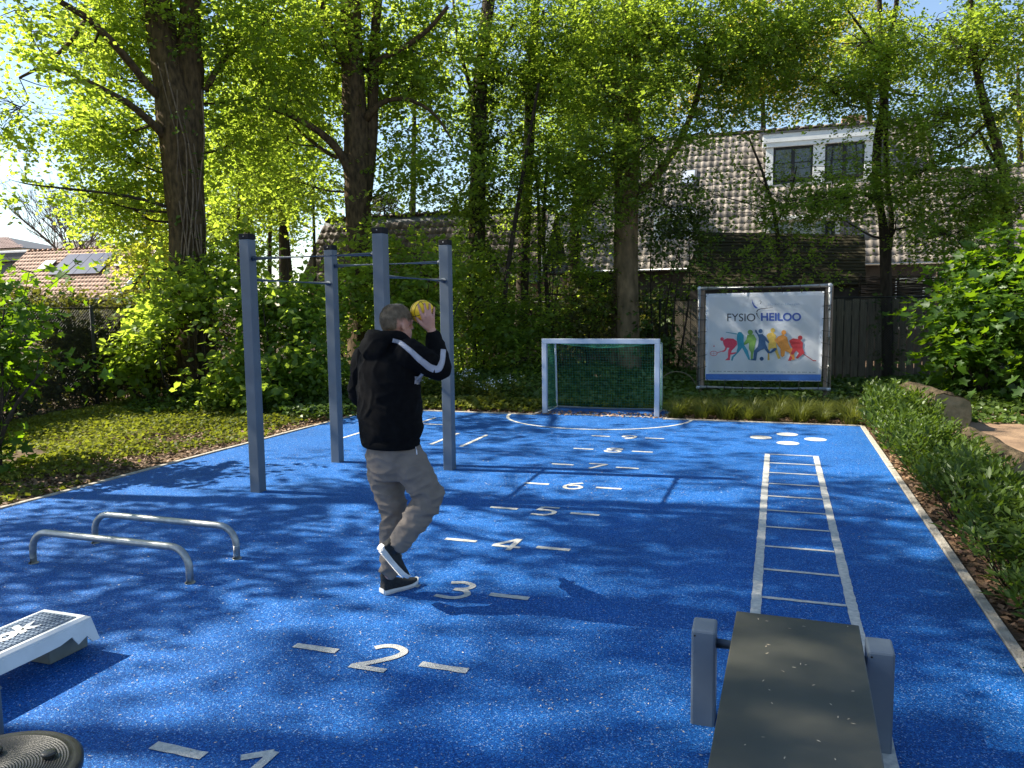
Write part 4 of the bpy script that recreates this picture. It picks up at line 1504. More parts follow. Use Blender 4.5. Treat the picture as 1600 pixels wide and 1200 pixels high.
for s_, x0, x1, yb, yt, bold, m_ in (('FYSIO', 375, 668, 414, 333, 0.0, dk), ('HEILOO', 726, 1145, 410, 325, 0.03, bl), ('gezond in bewegen', 797, 1125, 252, 222, 0.0, pale)):
    me = fit_text(text_mesh(s_, bold), lambda u, v: zc(x0 + (x1 - x0) * u, yb + (yt - yb) * v, 0.005))
    put('lettering', me, m_, cv)
print_poly('logo_swoosh', [[(632, 172), (640, 205), (655, 240), (680, 262), (694, 274), (676, 281), (652, 262), (636, 225)]], bl, 0.005)
print_poly('logo_swoosh', pline([(850, 270), (790, 277), (725, 284), (692, 300), (682, 325), (690, 355), (712, 388)], 3, 15)[:18] + pline([(682, 325), (690, 355), (714, 390)], 13, 2) + pline([(704, 204), (722, 200), (729, 214), (719, 232)], 3, 7), dk, 0.005)
print_poly('footer_print', [[(190 + k * 37, 930 + k * 0.4), (190 + k * 37 + 24 + 9 * ((k * 7) % 3 - 1), 930 + k * 0.4), (190 + k * 37 + 24 + 9 * ((k * 7) % 3 - 1), 936 + k * 0.4), (190 + k * 37, 936 + k * 0.4)] for k in range(30)], ink('footer_grey', (0.25, 0.28, 0.33)))


def lace(p, q_):
    d = (q_ - p)
    e = p - d.normalized() * 0.035 + bnv * 0.0
    tube('lacing_cord', [e - bnv * 0.02, e + bnv * 0.043, p + bnv * 0.040, q_ + bnv * 0.012], 0.005, M['black'], bn, 5)


for k in range(7):
    t = (k + 0.5) / 7
    lace(TL.lerp(TR, t), cq[0].lerp(cq[1], 0.02 + 0.96 * k / 6) - Vector((0, 0, 0.02)))
    lace(BL.lerp(BR, t), cq[3].lerp(cq[2], 0.02 + 0.96 * k / 6) + Vector((0, 0, 0.02)))
for k in range(8):
    t = (k + 0.5) / 8
    lace(TL.lerp(BL, t), cq[0].lerp(cq[3], 0.03 + 0.94 * k / 7) + bu * 0.02)
    lace(TR.lerp(BR, t), cq[1].lerp(cq[2], 0.03 + 0.94 * k / 7) - bu * 0.02)

# ---- cut logs beside the path
def log(label, a, b, r_, seed):
    a, b = Vector(a), Vector(b)
    o = thing('log', label, 'log', a, 0, 'cut logs between hedge and path')
    n = 9
    P_ = [a.lerp(b, i / n) for i in range(n + 1)]
    bm = bmesh.new()
    rings = bm_tube(bm, P_, [r_ * (1 + 0.05 * math.sin(i * 1.7 + seed)) for i in range(n + 1)], 20, False, 0.22, seed)
    ends = [[v.co.copy() for v in rings[0]], [v.co.copy() for v in rings[-1]]]
    put('bark', bm_mesh(bm), M['logbark'], o, True)
    for e, s_ in ((ends[0], -1), (ends[1], 1)):
        bm = bmesh.new()
        d = (b - a).normalized() * s_
        c = sum(e, Vector()) / len(e)
        prev = [bm.verts.new(v - d * 0.004) for v in e]
        for f in (0.93, 0.7, 0.45, 0.2):
            cur = [bm.verts.new(c + (v - c) * f - d * (0.008 + 0.004 * math.sin(f * 40))) for v in e]
            for k in range(len(e)):
                bm.faces.new((prev[k], prev[(k + 1) % len(e)], cur[(k + 1) % len(e)], cur[k]))
            prev = cur
        bm.faces.new(prev)
        put('cut_face', bm_mesh(bm), M['logcut'], o)
    return o


log('thick cut log with a round sawn end, beyond the low hedge beside the path', (2.30, 12.15, 0.23), (2.02, 14.0, 0.23), 0.27, 1.0)
log('mossy log half hidden by the hedge, nearer along the path', (2.36, 8.7, 0.10), (2.25, 10.7, 0.11), 0.15, 4.0)

# ================================================================== TREES
def skel_of(*arrs):
    return np.concatenate([a for a in arrs])


def pblob(px, py, depth, rx, ry, rz, n):
    """crown clump centred where it is seen: rx across the view, ry along it, rz up"""
    return (tuple(pt(px, py, depth)), ((rx + ry) / 2 if False else rx, ry, rz), n)


def tree(name, label, trunks, limbs, blobs, bark, leafm, group=None, cat='tree', seed=0, flare=0.25, sides=14, **kw):
    base = trunks[0][0]
    t = thing(name, label, cat, (base[0], base[1], 0), 0, group)
    sk = []
    for i, tr_ in enumerate(trunks):
        sk.append(trunk_tube(t, 'trunk' if i == 0 else 'stem', tr_, bark, sides, 0.16, seed + i * 3.1, flare=flare if i == 0 else 0))
    for i, l in enumerate(limbs):
        sk.append(trunk_tube(t, 'limb', l, bark, 8, 0.08, seed + 7 + i, n=5))
    if blobs:
        kw.setdefault('dens', 2.6)
        kw['twig_frac'] = kw.get('twig_frac', .5) * .5
        crown(t, blobs, leafm, seed=seed, skel=np.concatenate(sk), twig_m=M['barkd'], **kw)
    return t


def stem(base_px, base_depth, pts):
    return px_path(pts)


# T1: big lime on the left
d1 = 15.7
T1 = [[(*pt(312, 640, d1), 0.386), (*pt(303, 520, d1), 0.361), (*pt(294, 400, d1), 0.344), (*pt(288, 300, d1), 0.361), (*pt(280, 200, d1), 0.378), (*pt(262, 110, d1), 0.302), (*pt(245, 0, d1), 0.252), (*pt(232, -120, d1), 0.227), (*pt(225, -320, d1), 0.168)],
      [(*pt(300, 330, d1 + .1), 0.185), (*pt(300, 200, d1 + .1), 0.244), (*pt(297, 90, d1 + .15), 0.227), (*pt(298, -10, d1 + .2), 0.202), (*pt(305, -140, d1 + .3), 0.168), (*pt(318, -330, d1 + .3), 0.101)]]
L1 = [px_path([(268, 225, d1, .10), (240, 195, d1 - .5, .075), (205, 165, d1 - .9, .06), (165, 142, d1 - 1.2, .055), (112, 116, d1 - 1.5, .04), (60, 100, d1 - 1.8, .025)]),
      px_path([(262, 160, d1, .10), (235, 138, d1 - .4, .08), (205, 100, d1 - .8, .07), (170, 60, d1 - 1.2, .065), (135, 28, d1 - 1.5, .06), (90, 0, d1 - 2, .05), (30, -40, d1 - 2.5, .04)]),
      px_path([(135, 28, d1 - 1.5, .04), (110, 65, d1 - 1.7, .035), (70, 100, d1 - 1.9, .03), (30, 122, d1 - 2.1, .02)]),
      px_path([(322, 140, d1, .07), (345, 100, d1 + .4, .05), (385, 60, d1 + .8, .04), (430, 20, d1 + 1, .03)]),
      px_path([(250, 40, d1, .09), (215, -30, d1 - .6, .07), (150, -110, d1 - 1.5, .05), (80, -160, d1 - 2.4, .04)]),
      px_path([(300, -20, d1, .09), (350, -80, d1 - .5, .07), (430, -140, d1 - 1, .05)])]
B1 = [pblob(70, 50, 15.4, 1.5, 1.2, 0.9, 120), pblob(170, 20, 15.9, 1.3, 1.0, .8, 100), pblob(30, 170, 15.0, 1.0, 1.0, .8, 60), pblob(130, 185, 15.9, 1.2, 1.0, .6, 70), pblob(40, 40, 13.2, .9, .9, .5, 26),
      pblob(60, 290, 14.6, 0.9, 1.0, .6, 26), pblob(190, 240, 16.2, 0.9, 1.0, .8, 70), pblob(150, 310, 15.6, 0.8, .9, .5, 24), pblob(215, 330, 16.6, .9, 1.0, .9, 60), pblob(150, 110, 16.4, 1.0, .9, .7, 60), pblob(215, 60, 16.8, .8, .8, .9, 60), pblob(110, 130, 13.4, .5, .5, .25, 8),
      pblob(350, 60, 16.4, 1.1, 1.1, 1.0, 80), pblob(440, 20, 16.4, 1.2, 1.2, 1.0, 76), pblob(400, 150, 17.0, 1.1, 1.2, .9, 66), pblob(350, 230, 17.0, .8, 1.0, .9, 50),
      pblob(230, -70, 15.4, 2.0, 1.4, .8, 40), pblob(60, -120, 14, 2.2, 1.8, .9, 40), pblob(400, -120, 16, 2.2, 1.8, 1.0, 36), pblob(230, -280, 15.5, 3, 2.4, 1.5, 40)]
t1 = tree('lime_tree', 'thick old lime tree with ivy stems up its trunk, left of the pull-up frame', T1, L1, B1, M['bark'], LM['lime'], seed=1, shape='oval', ratio=.9, size=0.092, n=18, L=0.6, twig_frac=.4, gap=-0.35, tbase=.55, sides=22)
# ivy stems creeping up its trunk
for k in range(11):
    x0 = 276 + 5.6 * k
    P_ = []
    ph = random.uniform(0, 6)
    for i in range(12):
        y = 560 - i * 42
        cx = np.interp(y, [100, 200, 300, 400, 520], [272, 286, 292, 296, 304])
        off = ((x0 - 300) / 34) * np.interp(y, [100, 300, 560], [37, 26, 29]) * random.uniform(0.75, 1.05) + 8 * math.sin(i * 0.8 + ph)
        rr = np.interp(y, [100, 300, 560], [0.455, 0.37, 0.39])
        s_ = max(-0.97, min(0.97, off * d1 / F_PX / rr))
        P_.append(pt(cx + off, y, d1 - rr * math.sqrt(1 - s_ * s_) - 0.01))
    P_ = P_[:random.randint(6, 12)]
    tube('ivy_stem', [Vector(p) for p in catmull([tuple(p) for p in P_], 4)], random.uniform(.008, .020), M['ivystem'], t1, 6)
crown(t1, [pblob(310, 60, 15.1, .4, .3, .8, 16), pblob(322, 330, 15.3, .25, .3, 1.1, 14), pblob(275, 430, 15.3, .3, .3, .9, 10), pblob(312, 200, 15.1, .3, .25, .7, 8)], LM['ivy'], size=.09, n=8, L=.35, seed=31, name='ivy_leaves', gap=-2)

# T2: second big lime
d2 = 17.6
T2 = [[(*pt(570, 640, d2), 0.310), (*pt(565, 520, d2), 0.292), (*pt(562, 400, d2), 0.275), (*pt(559, 300, d2), 0.284), (*pt(556, 215, d2), 0.267), (*pt(552, 120, d2), 0.241), (*pt(548, 10, d2), 0.215), (*pt(545, -120, d2), 0.172), (*pt(540, -300, d2), 0.112)],
      [(*pt(572, 330, d2 + .1), 0.103), (*pt(580, 220, d2 + .1), 0.129), (*pt(584, 110, d2 + .2), 0.112), (*pt(590, 0, d2 + .3), 0.103), (*pt(600, -130, d2 + .3), 0.069)]]
L2 = [px_path([(553, 290, d2, .14), (540, 255, d2 - .2, .10), (520, 225, d2 - .4, .085), (490, 200, d2 - .6, .07), (445, 177, d2 - .9, .05), (405, 165, d2 - 1.2, .03)]),
      px_path([(545, 110, d2, .12), (528, 70, d2 - .2, .09), (510, 30, d2 - .4, .08), (495, -10, d2 - .5, .07), (470, -60, d2 - .8, .05)]),
      px_path([(568, 190, d2, .10), (590, 165, d2 - .2, .07), (615, 155, d2 - .3, .05), (645, 158, d2 - .5, .04), (680, 180, d2 - .7, .03), (708, 222, d2 - .8, .018)]),
      px_path([(572, 110, d2, .10), (600, 90, d2 - .2, .07), (635, 72, d2 - .4, .06), (670, 45, d2 - .6, .05), (700, 10, d2 - .8, .04)]),
      px_path([(552, 230, d2, .07), (525, 245, d2 + .4, .05), (480, 215, d2 + .7, .04), (455, 190, d2 + 1, .03)])]
B2 = [pblob(470, 60, 17.9, 1.3, 1.0, 1.0, 120), pblob(430, 205, 18.0, 1.1, 1.1, .9, 62), pblob(500, 150, 18.5, 1.0, 1.1, .9, 64), pblob(470, 285, 18.4, .9, 1.2, .7, 40), pblob(520, 20, 18.5, .9, .8, .7, 60), pblob(450, 150, 16.5, .6, .6, .4, 16), pblob(500, 60, 16.8, .5, .5, .4, 14),
      pblob(620, 40, 17.9, 1.1, 1.1, .8, 85), pblob(690, 80, 17.6, 1.0, 1.1, .7, 55), pblob(640, 140, 17.8, .9, .9, .6, 50), pblob(610, 230, 18.0, .7, .9, .7, 36), pblob(690, 260, 17.2, .8, .8, .55, 30), pblob(600, 120, 18.4, .7, .7, .8, 50),
      pblob(655, 205, 17.2, .8, .9, .5, 30), pblob(640, 290, 17.6, .6, .8, .45, 20), pblob(545, -90, 17.5, 2.0, 1.6, .8, 46), pblob(640, -100, 17, 1.6, 1.6, .8, 36), pblob(560, -260, 17, 2.6, 2.3, 1.2, 40)]
tree('lime_tree', 'lime tree with forking limbs standing right behind the pull-up frame', T2, L2, B2, M['bark'], LM['lime'], seed=2, shape='oval', ratio=.9, size=0.09, n=18, L=0.58, twig_frac=.4, gap=-0.25, tbase=.45, sides=18)

# T3: trunk smothered in dark ivy
d3 = 18.9
T3 = [[(*pt(744, 640, d3), .23), (*pt(743, 500, d3), .21), (*pt(744, 400, d3), .20), (*pt(746, 300, d3), .19), (*pt(748, 200, d3), .18), (*pt(753, 100, d3), .16), (*pt(764, 0, d3), .14), (*pt(772, -120, d3), .1), (*pt(775, -260, d3), .06)]]
L3 = [px_path([(748, 170, d3, .06), (730, 120, d3, .05), (715, 60, d3, .04), (708, 0, d3, .03)]), px_path([(748, 130, d3, .05), (780, 80, d3, .04), (810, 20, d3, .03)])]
B3 = [pblob(760, 30, 18.6, 1.1, 1.2, .8, 85), pblob(720, 120, 18.4, .9, 1.0, .7, 60), pblob(800, 110, 18.6, .9, 1.0, .8, 75), pblob(790, 210, 18.6, .8, 1.0, .6, 55), pblob(700, 190, 18.4, .7, .8, .5, 34), pblob(710, 320, 18.3, .6, .8, .5, 36), pblob(770, -100, 18.5, 2, 2, 1.0, 40), pblob(780, 300, 18.4, .7, .8, .6, 40)]
t3 = tree('ivy_clad_tree', 'slim tree whose trunk is wrapped in dark ivy, centre of the picture', T3, L3, B3, M['barkd'], LM['beech'], seed=3, size=.08, n=17, L=.6, flat=.4, twig_frac=.5, gap=-.2, tbase=.55)
iv = []
for y in range(100, 620, 26):
    rr = np.interp(y, [100, 300, 400, 500, 620], [.20, .34, .42, .62, .70])
    iv.append(pblob(np.interp(y, [100, 300, 620], [752, 745, 748]) + random.uniform(-4, 4), y, d3, rr, rr, .28, int(20 + 30 * rr)))
crown(t3, iv, LM['ivy'], size=.10, n=9, L=.34, flat=.9, droop=.7, seed=33, name='ivy_leaves', gap=-2, shell=.2)

# T4: thin dark trunk
d4 = 19.6
T4 = [[(*pt(812, 640, d4), .17), (*pt(815, 480, d4), .165), (*pt(818, 400, d4), .16), (*pt(822, 300, d4), .15), (*pt(827, 200, d4), .14), (*pt(832, 100, d4), .12), (*pt(838, 0, d4), .1), (*pt(845, -150, d4), .06)]]
B4 = [pblob(840, 50, 19.2, 1.2, 1.2, .8, 100), pblob(880, 150, 19.2, 1.1, 1.1, .6, 80), pblob(820, 150, 19, .8, .9, .6, 50), pblob(870, 250, 19, .9, 1.0, .5, 60), pblob(850, 330, 19.2, .9, 1.0, .4, 46), pblob(850, -90, 19, 2, 1.9, 1.0, 40), pblob(900, 60, 19.5, 1.0, 1.2, .8, 80)]
tree('beech_tree', 'thin dark-stemmed beech leaning slightly right, just right of the ivy-clad trunk', T4, [px_path([(828, 190, d4, .05), (850, 150, d4, .04), (880, 120, d4, .03)])], B4, M['barkd'], LM['beech'], seed=4, size=.08, n=20, L=.7, flat=.42, droop=.15, twig_frac=.5, gap=-.5, tbase=.6)
T4b = [[(*pt(780, 640, 18), .06), (*pt(790, 450, 18), .055), (*pt(806, 340, 18), .05), (*pt(826, 220, 18), .04), (*pt(842, 130, 18), .03)]]
tree('beech_sapling', 'slender leaning beech sapling crossing in front of the thin dark trunks', T4b, [], [pblob(800, 420, 18, .8, .8, .3, 40), pblob(770, 480, 17.8, .7, .7, .35, 40), pblob(830, 380, 18, .8, .8, .3, 40), pblob(800, 280, 18, .6, .7, .4, 30)], M['barkd'], LM['beech'], seed=5, size=.09, n=14, L=.6, flat=.3, droop=.15, twig_frac=.6, gap=-.3, tbase=.5)
T4c = [[(*pt(872, 640, 19), .055), (*pt(852, 430, 19), .05), (*pt(850, 330, 19), .045), (*pt(858, 230, 19), .035)], [(*pt(842, 640, 19), .05), (*pt(843, 430, 19), .045), (*pt(842, 330, 19), .04), (*pt(836, 250, 19), .03)]]
tree('beech_sapling', 'pair of upright beech saplings in front of the pale roof, above the goal', T4c, [], [pblob(880, 300, 18.7, .9, .9, .35, 50), pblob(930, 380, 18.5, .9, .9, .35, 40), pblob(860, 430, 18.5, .9, .9, .4, 50), pblob(900, 490, 18.4, .9, .9, .35, 46), pblob(800, 540, 18.0, .9, .8, .35, 46), pblob(830, 490, 18.2, .8, .8, .3, 40), pblob(950, 440, 18.3, .7, .7, .3, 34), pblob(920, 250, 18.3, .8, .8, .35, 40)], M['barkd'], LM['beech'], seed=6, size=.09, n=14, L=.6, flat=.3, droop=.15, twig_frac=.6, gap=-.2, tbase=.5)

# T5: beech behind the goal
d5 = 17.8
T5 = [[(*pt(986, 640, d5), .28), (*pt(983, 540, d5), .255), (*pt(980, 450, d5), .25), (*pt(979, 350, d5), .245), (*pt(982, 270, d5), .235), (*pt(987, 180, d5), .20), (*pt(990, 90, d5), .17), (*pt(984, 0, d5), .15), (*pt(975, -150, d5), .1)]]
L5 = [px_path([(985, 300, d5, .12), (1010, 290, d5 - .1, .10), (1035, 262, d5 - .2, .09), (1065, 215, d5 - .3, .075), (1090, 150, d5 - .5, .06), (1105, 80, d5 - .6, .045)]),
      px_path([(986, 140, d5, .09), (1010, 60, d5 - .3, .07), (1040, 10, d5 - .6, .06), (1080, -40, d5 - .8, .05)]),
      px_path([(988, 190, d5, .07), (960, 150, d5 - .3, .05), (930, 120, d5 - .6, .035)])]
B5 = [pblob(940, 40, 17.4, 1.1, 1.2, .8, 100), pblob(1010, 70, 17.0, 1.1, 1.2, .7, 100), pblob(1090, 50, 17, 1.1, 1.2, .8, 110), pblob(1160, 110, 17, 1.0, 1.2, .6, 90), pblob(1060, 140, 16.8, 1.0, 1.1, .5, 80), pblob(960, 160, 17.0, 1.0, 1.1, .5, 75),
      pblob(940, 240, 17.0, .9, 1.1, .4, 60), pblob(1020, 225, 16.4, .8, .9, .35, 55), pblob(1000, 290, 16.6, .5, .6, .28, 30), pblob(1180, 20, 16.8, 1.2, 1.2, .7, 90), pblob(1130, 180, 16.8, .8, .9, .35, 40), pblob(930, 320, 17.2, .8, .8, .35, 36),
      pblob(1000, -110, 17, 2.4, 2.2, 1.0, 50), pblob(1130, -100, 16.5, 2.2, 2, 1.0, 40), pblob(1220, 80, 16.8, .9, 1.1, .5, 60)]
t5 = tree('beech_tree', 'smooth-barked beech standing straight behind the goal', T5, L5, B5, M['bark2'], LM['beech'], seed=8, size=.078, n=22, L=.7, flat=.42, droop=.12, twig_frac=.5, gap=-.45, tbase=.55, sides=18)
crown(t5, [pblob(990, 560, 17.6, .3, .25, .6, 36), pblob(1005, 470, 17.7, .12, .25, .6, 14)], LM['ivy'], size=.085, n=8, L=.3, flat=.9, seed=34, name='ivy_leaves', gap=-2, shell=.2)
T5b = [[(*pt(962, 640, 18.3), .15), (*pt(964, 500, 18.3), .13), (*pt(967, 400, 18.3), .12), (*pt(966, 250, 18.3), .1), (*pt(960, 100, 18.3), .08)]]
tree('young_tree', 'reddish-brown young trunk directly left of the smooth beech behind the goal', T5b, [], [pblob(940, 120, 18.4, .9, .9, .5, 50), pblob(975, 60, 18.4, .9, .9, .5, 50)], M['bark2'], LM['beech'], seed=9, size=.09, n=14, L=.6, flat=.35, twig_frac=.5)

# T6: slender forked tree right of the banner
d6 = 17.6
T6 = [[(*pt(1387, 625, d6), 0.128), (*pt(1386, 500, d6), 0.116), (*pt(1384, 420, d6), 0.116), (*pt(1383, 380, d6), 0.124), (*pt(1378, 340, d6), 0.088), (*pt(1370, 285, d6), 0.096), (*pt(1371, 225, d6), 0.096), (*pt(1381, 160, d6), 0.092), (*pt(1380, 110, d6), 0.088), (*pt(1376, 60, d6), 0.056), (*pt(1372, -60, d6), 0.048), (*pt(1368, -220, d6), 0.032)],
      [(*pt(1388, 400, d6 + .05), 0.080), (*pt(1393, 340, d6 + .1), 0.056), (*pt(1386, 280, d6 + .1), 0.052), (*pt(1384, 200, d6 + .1), 0.056), (*pt(1384, 140, d6 + .05), 0.064), (*pt(1390, 60, d6), 0.056), (*pt(1400, 10, d6), 0.048), (*pt(1412, -120, d6), 0.036)]]
L6 = [px_path([(1380, 130, d6, .05), (1402, 145, d6 - .3, .035), (1440, 150, d6 - .6, .025)]), px_path([(1376, 320, d6, .05), (1340, 300, d6 - .5, .03), (1270, 305, d6 - 1, .02)]), px_path([(1376, 90, d6, .04), (1350, 50, d6 - .3, .03), (1320, 10, d6 - .6, .02)])]
B6 = [pblob(1340, 60, 17.2, 1.1, 1.2, .7, 95), pblob(1430, 60, 17.2, 1.1, 1.2, .8, 95), pblob(1290, 130, 17, .9, 1.0, .45, 55), pblob(1450, 180, 17, .9, 1.0, .6, 60), pblob(1350, 150, 17, .7, .8, .4, 34), pblob(1440, 270, 16.9, .9, 1.0, .45, 62),
      pblob(1350, 312, 16.6, .9, .9, .26, 60), pblob(1270, 318, 16.4, .8, .8, .24, 40), pblob(1400, 345, 16.6, .8, .8, .3, 50), pblob(1200, 300, 16.6, .8, .7, .22, 24), pblob(1320, 345, 16.5, .6, .7, .2, 24), pblob(1300, 265, 16.6, .8, .8, .16, 16), pblob(1480, 330, 16.9, .8, .9, .4, 48), pblob(1380, -90, 17, 2.3, 2, 1.1, 50), pblob(1250, 40, 17, 1.0, 1.1, .6, 70)]
t6 = tree('forked_tree', 'slender tree with a double stem growing right of the banner', T6, L6, B6, M['barkd'], LM['beech'], dens=3.2, seed=10, size=.078, n=18, L=.65, flat=.38, droop=.2, twig_frac=.6, gap=-.45, tbase=.55)
crown(t6, [pblob(1386, 520, 17.5, .2, .2, .9, 34)], LM['ivy'], size=.085, n=8, L=.3, flat=.9, seed=35, name='ivy_leaves', gap=-2, shell=.2)
# thin sapling in front of the shed
T6b = [[(*pt(1220, 610, 17.5), .055), (*pt(1218, 480, 17.5), .05), (*pt(1214, 360, 17.5), .045), (*pt(1195, 280, 17.5), .03), (*pt(1170, 215, 17.5), .02)]]
tree('sapling', 'thin sapling whose stem rises in front of the dark shed roof', T6b, [px_path([(1214, 350, 17.5, .03), (1235, 300, 17.4, .02), (1245, 260, 17.3, .012)])], [pblob(1150, 410, 17.2, .7, .6, .25, 16), pblob(1250, 425, 17.2, .7, .6, .22, 16), pblob(1190, 340, 17.3, .8, .6, .3, 22), pblob(1240, 380, 17.2, .6, .6, .25, 14), pblob(1120, 440, 17.2, .5, .5, .15, 10), pblob(1180, 270, 17.3, .7, .6, .35, 16), pblob(1100, 300, 17.3, .6, .6, .4, 14)], M['barkd'], LM['beech'], seed=12, size=.085, n=10, L=.5, flat=.5, twig_frac=.8, gap=-1)

# T7: curving slender tree at the right
d7 = 16.5
T7 = [[(*pt(1580, 640, d7), .12), (*pt(1578, 500, d7), .11), (*pt(1575, 400, d7), .105), (*pt(1571, 310, d7), .10), (*pt(1564, 250, d7), .095), (*pt(1545, 185, d7), .085), (*pt(1530, 130, d7), .075), (*pt(1520, 60, d7), .065), (*pt(1515, -30, d7), .05), (*pt(1512, -180, d7), .03)]]
L7 = [px_path([(1568, 270, d7, .05), (1548, 240, d7 + .1, .04), (1530, 205, d7 + .2, .025)]), px_path([(1545, 190, d7, .04), (1500, 228, d7 - .2, .025), (1460, 240, d7 - .5, .015)]), px_path([(1525, 110, d7, .04), (1560, 60, d7, .03), (1595, 20, d7, .02)])]
B7 = [pblob(1500, 70, 16.2, .9, 1.0, .7, 62), pblob(1570, 50, 16.4, .9, 1.0, .7, 60), pblob(1570, 170, 16.4, .7, .9, .5, 40), pblob(1480, 190, 16, .8, .9, .4, 40), pblob(1540, 290, 16, .9, .9, .5, 60), pblob(1600, 330, 16, .9, .9, .6, 60), pblob(1490, 370, 15.8, .8, .8, .35, 44), pblob(1520, -80, 16.4, 1.9, 1.7, 1.0, 40)]
tree('slender_tree', 'slender curved dark tree near the right edge, above the maple bush', T7, L7, B7, M['barkd'], LM['beech'], dens=3.4, seed=13, size=.078, n=18, L=.6, flat=.4, droop=.2, twig_frac=.6, gap=-.35, tbase=.55)

# trees farther off
far = [  # label, base px, depth, height px of top, crown blobs
    ('pale sunlit tree seen between the left lime and the pull-up frame', 385, 30, [(385, 110, 30, 2.6, 2.4, 2.2, 170), (360, 230, 29, 1.8, 2, 1.6, 110), (430, 250, 29, 1.6, 2, 1.5, 100), (340, 340, 29, 1.3, 1.6, 1.1, 70)], .16, LM['lime']),
    ('thin-stemmed bright tree behind the second lime, in front of the brown roof', 446, 24.5, [(450, 120, 24, 2, 2, 1.6, 130), (440, 230, 24, 1.4, 1.6, 1.1, 80), (400, 300, 23.6, 1.1, 1.4, .8, 60), (470, 310, 23.6, .8, 1.2, .7, 40)], .17, LM['lime']),
    ('pale bright tree beyond the wire fence, left of the ivy-stemmed lime', 215, 27, [(232, 300, 27, 1.3, 1.6, 1.6, 80), (262, 400, 26, 1.0, 1.4, 1.2, 60), (200, 330, 26.5, .7, 1.3, .6, 24), (245, 220, 27, 1.2, 1.6, 1.4, 64)], .12, LM['far']),
    ('bright tree showing through between the second lime and the ivy-clad trunk', 640, 32, [(650, 60, 32, 2.0, 2, 1.6, 90), (610, 140, 32, 1.4, 1.8, 1.2, 60), (690, 150, 32, 1.2, 1.6, 1.0, 40)], .16, LM['lime']),
    ('golden-green tree rising behind the ridge of the pale roof', 1190, 42, [(1190, 130, 42, 3.2, 3, 1.8, 150), (1110, 140, 42, 2.6, 2.6, 1.7, 110), (1270, 110, 42, 2.8, 2.6, 1.8, 120), (1200, 50, 42, 3.4, 3, 2.2, 140)], .22, LM['gold']),
    ('tall tree behind the long house, above the dormer', 1370, 44, [(1360, 90, 44, 2.6, 2.6, 2.0, 100), (1430, 120, 44, 2.0, 2.4, 1.6, 60), (1330, 20, 44, 3, 3, 2.2, 110)], .24, LM['far']),
    ('pale tree behind the right wing of the long house', 1590, 38, [(1590, 180, 38, 2.0, 2.2, 2.0, 90), (1610, 90, 38, 2.4, 2.4, 2.0, 90), (1580, 270, 38, 1.4, 1.8, 1.0, 50)], .2, LM['far']),
    ('leafy tree closing the gap above the left end of the pale roof', 930, 40, [(900, 130, 40, 3.2, 3, 2.4, 150), (980, 160, 40, 2.6, 2.6, 1.6, 110), (860, 230, 40, 2.0, 2.4, 1.4, 80), (1000, 60, 40, 3, 3, 2, 120)], .22, LM['lime2']),
    ('bright tree filling the view left of the brown-roofed house', 330, 36, [(330, 300, 36, 2.2, 2.2, 2.0, 110), (390, 370, 35, 1.8, 2, 1.6, 110), (420, 300, 36, 2, 2, 1.6, 90)], .18, LM['lime']),
]
for i, (lb, bx, dp, bl_, r_, lm) in enumerate(far):
    top_ = min(b[1] for b in bl_)
    g0 = pt(bx, 480, dp); g0.z = 0
    tops = pt(bl_[0][0], top_, dp)
    tr_ = [[(*g0, r_), (*(g0.lerp(tops, .45) + Vector((random.uniform(-.2, .2), 0, 0))), r_ * .8), (*tops, r_ * .3)]]
    tree('background_tree', lb, tr_, [], [pblob(*b) for b in bl_], M['barkd'], lm, 'trees standing beyond the fences', seed=40 + i, size=.16, n=12, L=.95, flat=.6, twig_frac=.25, gap=-.2, sides=8)
# thin bare stems in the left thicket
for i, (x0, x1, yt, dp, r_) in enumerate(((371, 374, 285, 23, .06), (418, 425, 270, 25, .07), (462, 436, 250, 26, .09), (492, 490, 260, 27, .06))):
    b0 = pt(x0, 480, dp); b0.z = 0
    lab = ('thin bare stem just right of the old lime', 'thin stem in the thicket, left of the leaning one', 'leaning stem in front of the left end of the brown roof', 'thin stem close to the left side of the second lime')[i]
    tree('thin_tree', lab, [[(*b0, r_), (*pt((x0 + x1) / 2, 380, dp), r_ * .9), (*pt(x1, yt, dp), r_ * .6), (*pt(x1 + 4, yt - 110, dp), r_ * .3)]], [], [pblob(x1, yt - 40, dp, .9, 1, .8, 40), pblob(x1 + 14, yt + 50, dp, .7, .9, .6, 24)], M['barkd'], LM['lime'], 'thin stems in the left thicket', seed=60 + i, size=.11, n=12, L=.7, twig_frac=.3, sides=8)

# conifer tip over the brown roof
cf = thing('conifer', 'dull green conifer top showing over the brown roof ridge', 'tree', (on_y(605, 480, 34).x, 34, 0))
cb = on_y(605, 480, 34); cb.z = 0
ct = on_y(600, 305, 34)
tube('trunk', [cb, ct], [.25, .03], M['barkd'], cf, 8)
C_, D_ = [], []
for k in range(420):
    t = random.random() ** 1.4
    a = random.uniform(0, 6.28)
    z = ct.z - t * 4.5
    r_ = 0.15 + t * 2.0
    q = random.uniform(.3, 1)
    C_.append((ct.x + math.cos(a) * r_ * q, ct.y + math.sin(a) * r_ * q, z - .1 * q))
    D_.append((math.cos(a), math.sin(a), .3))
P, ld, nn, sz, tn = spray_leaves(np.array(C_), np.array(D_), 12, .6, .22, .6, .3, seed=70)
put('crown', leaf_mesh('crown', P, ld, nn, sz, tn, ratio=.28, fold=.05), LM['conifer'], cf)

# bare winter tree at the far left
bt_ = thing('bare_tree', 'bare leafless tree with fine twigs behind the orange roof', 'tree', (*on_y(122, 480, 50).to_tuple()[:2], 0))
P0, P1, r0, r1 = [], [], [], []


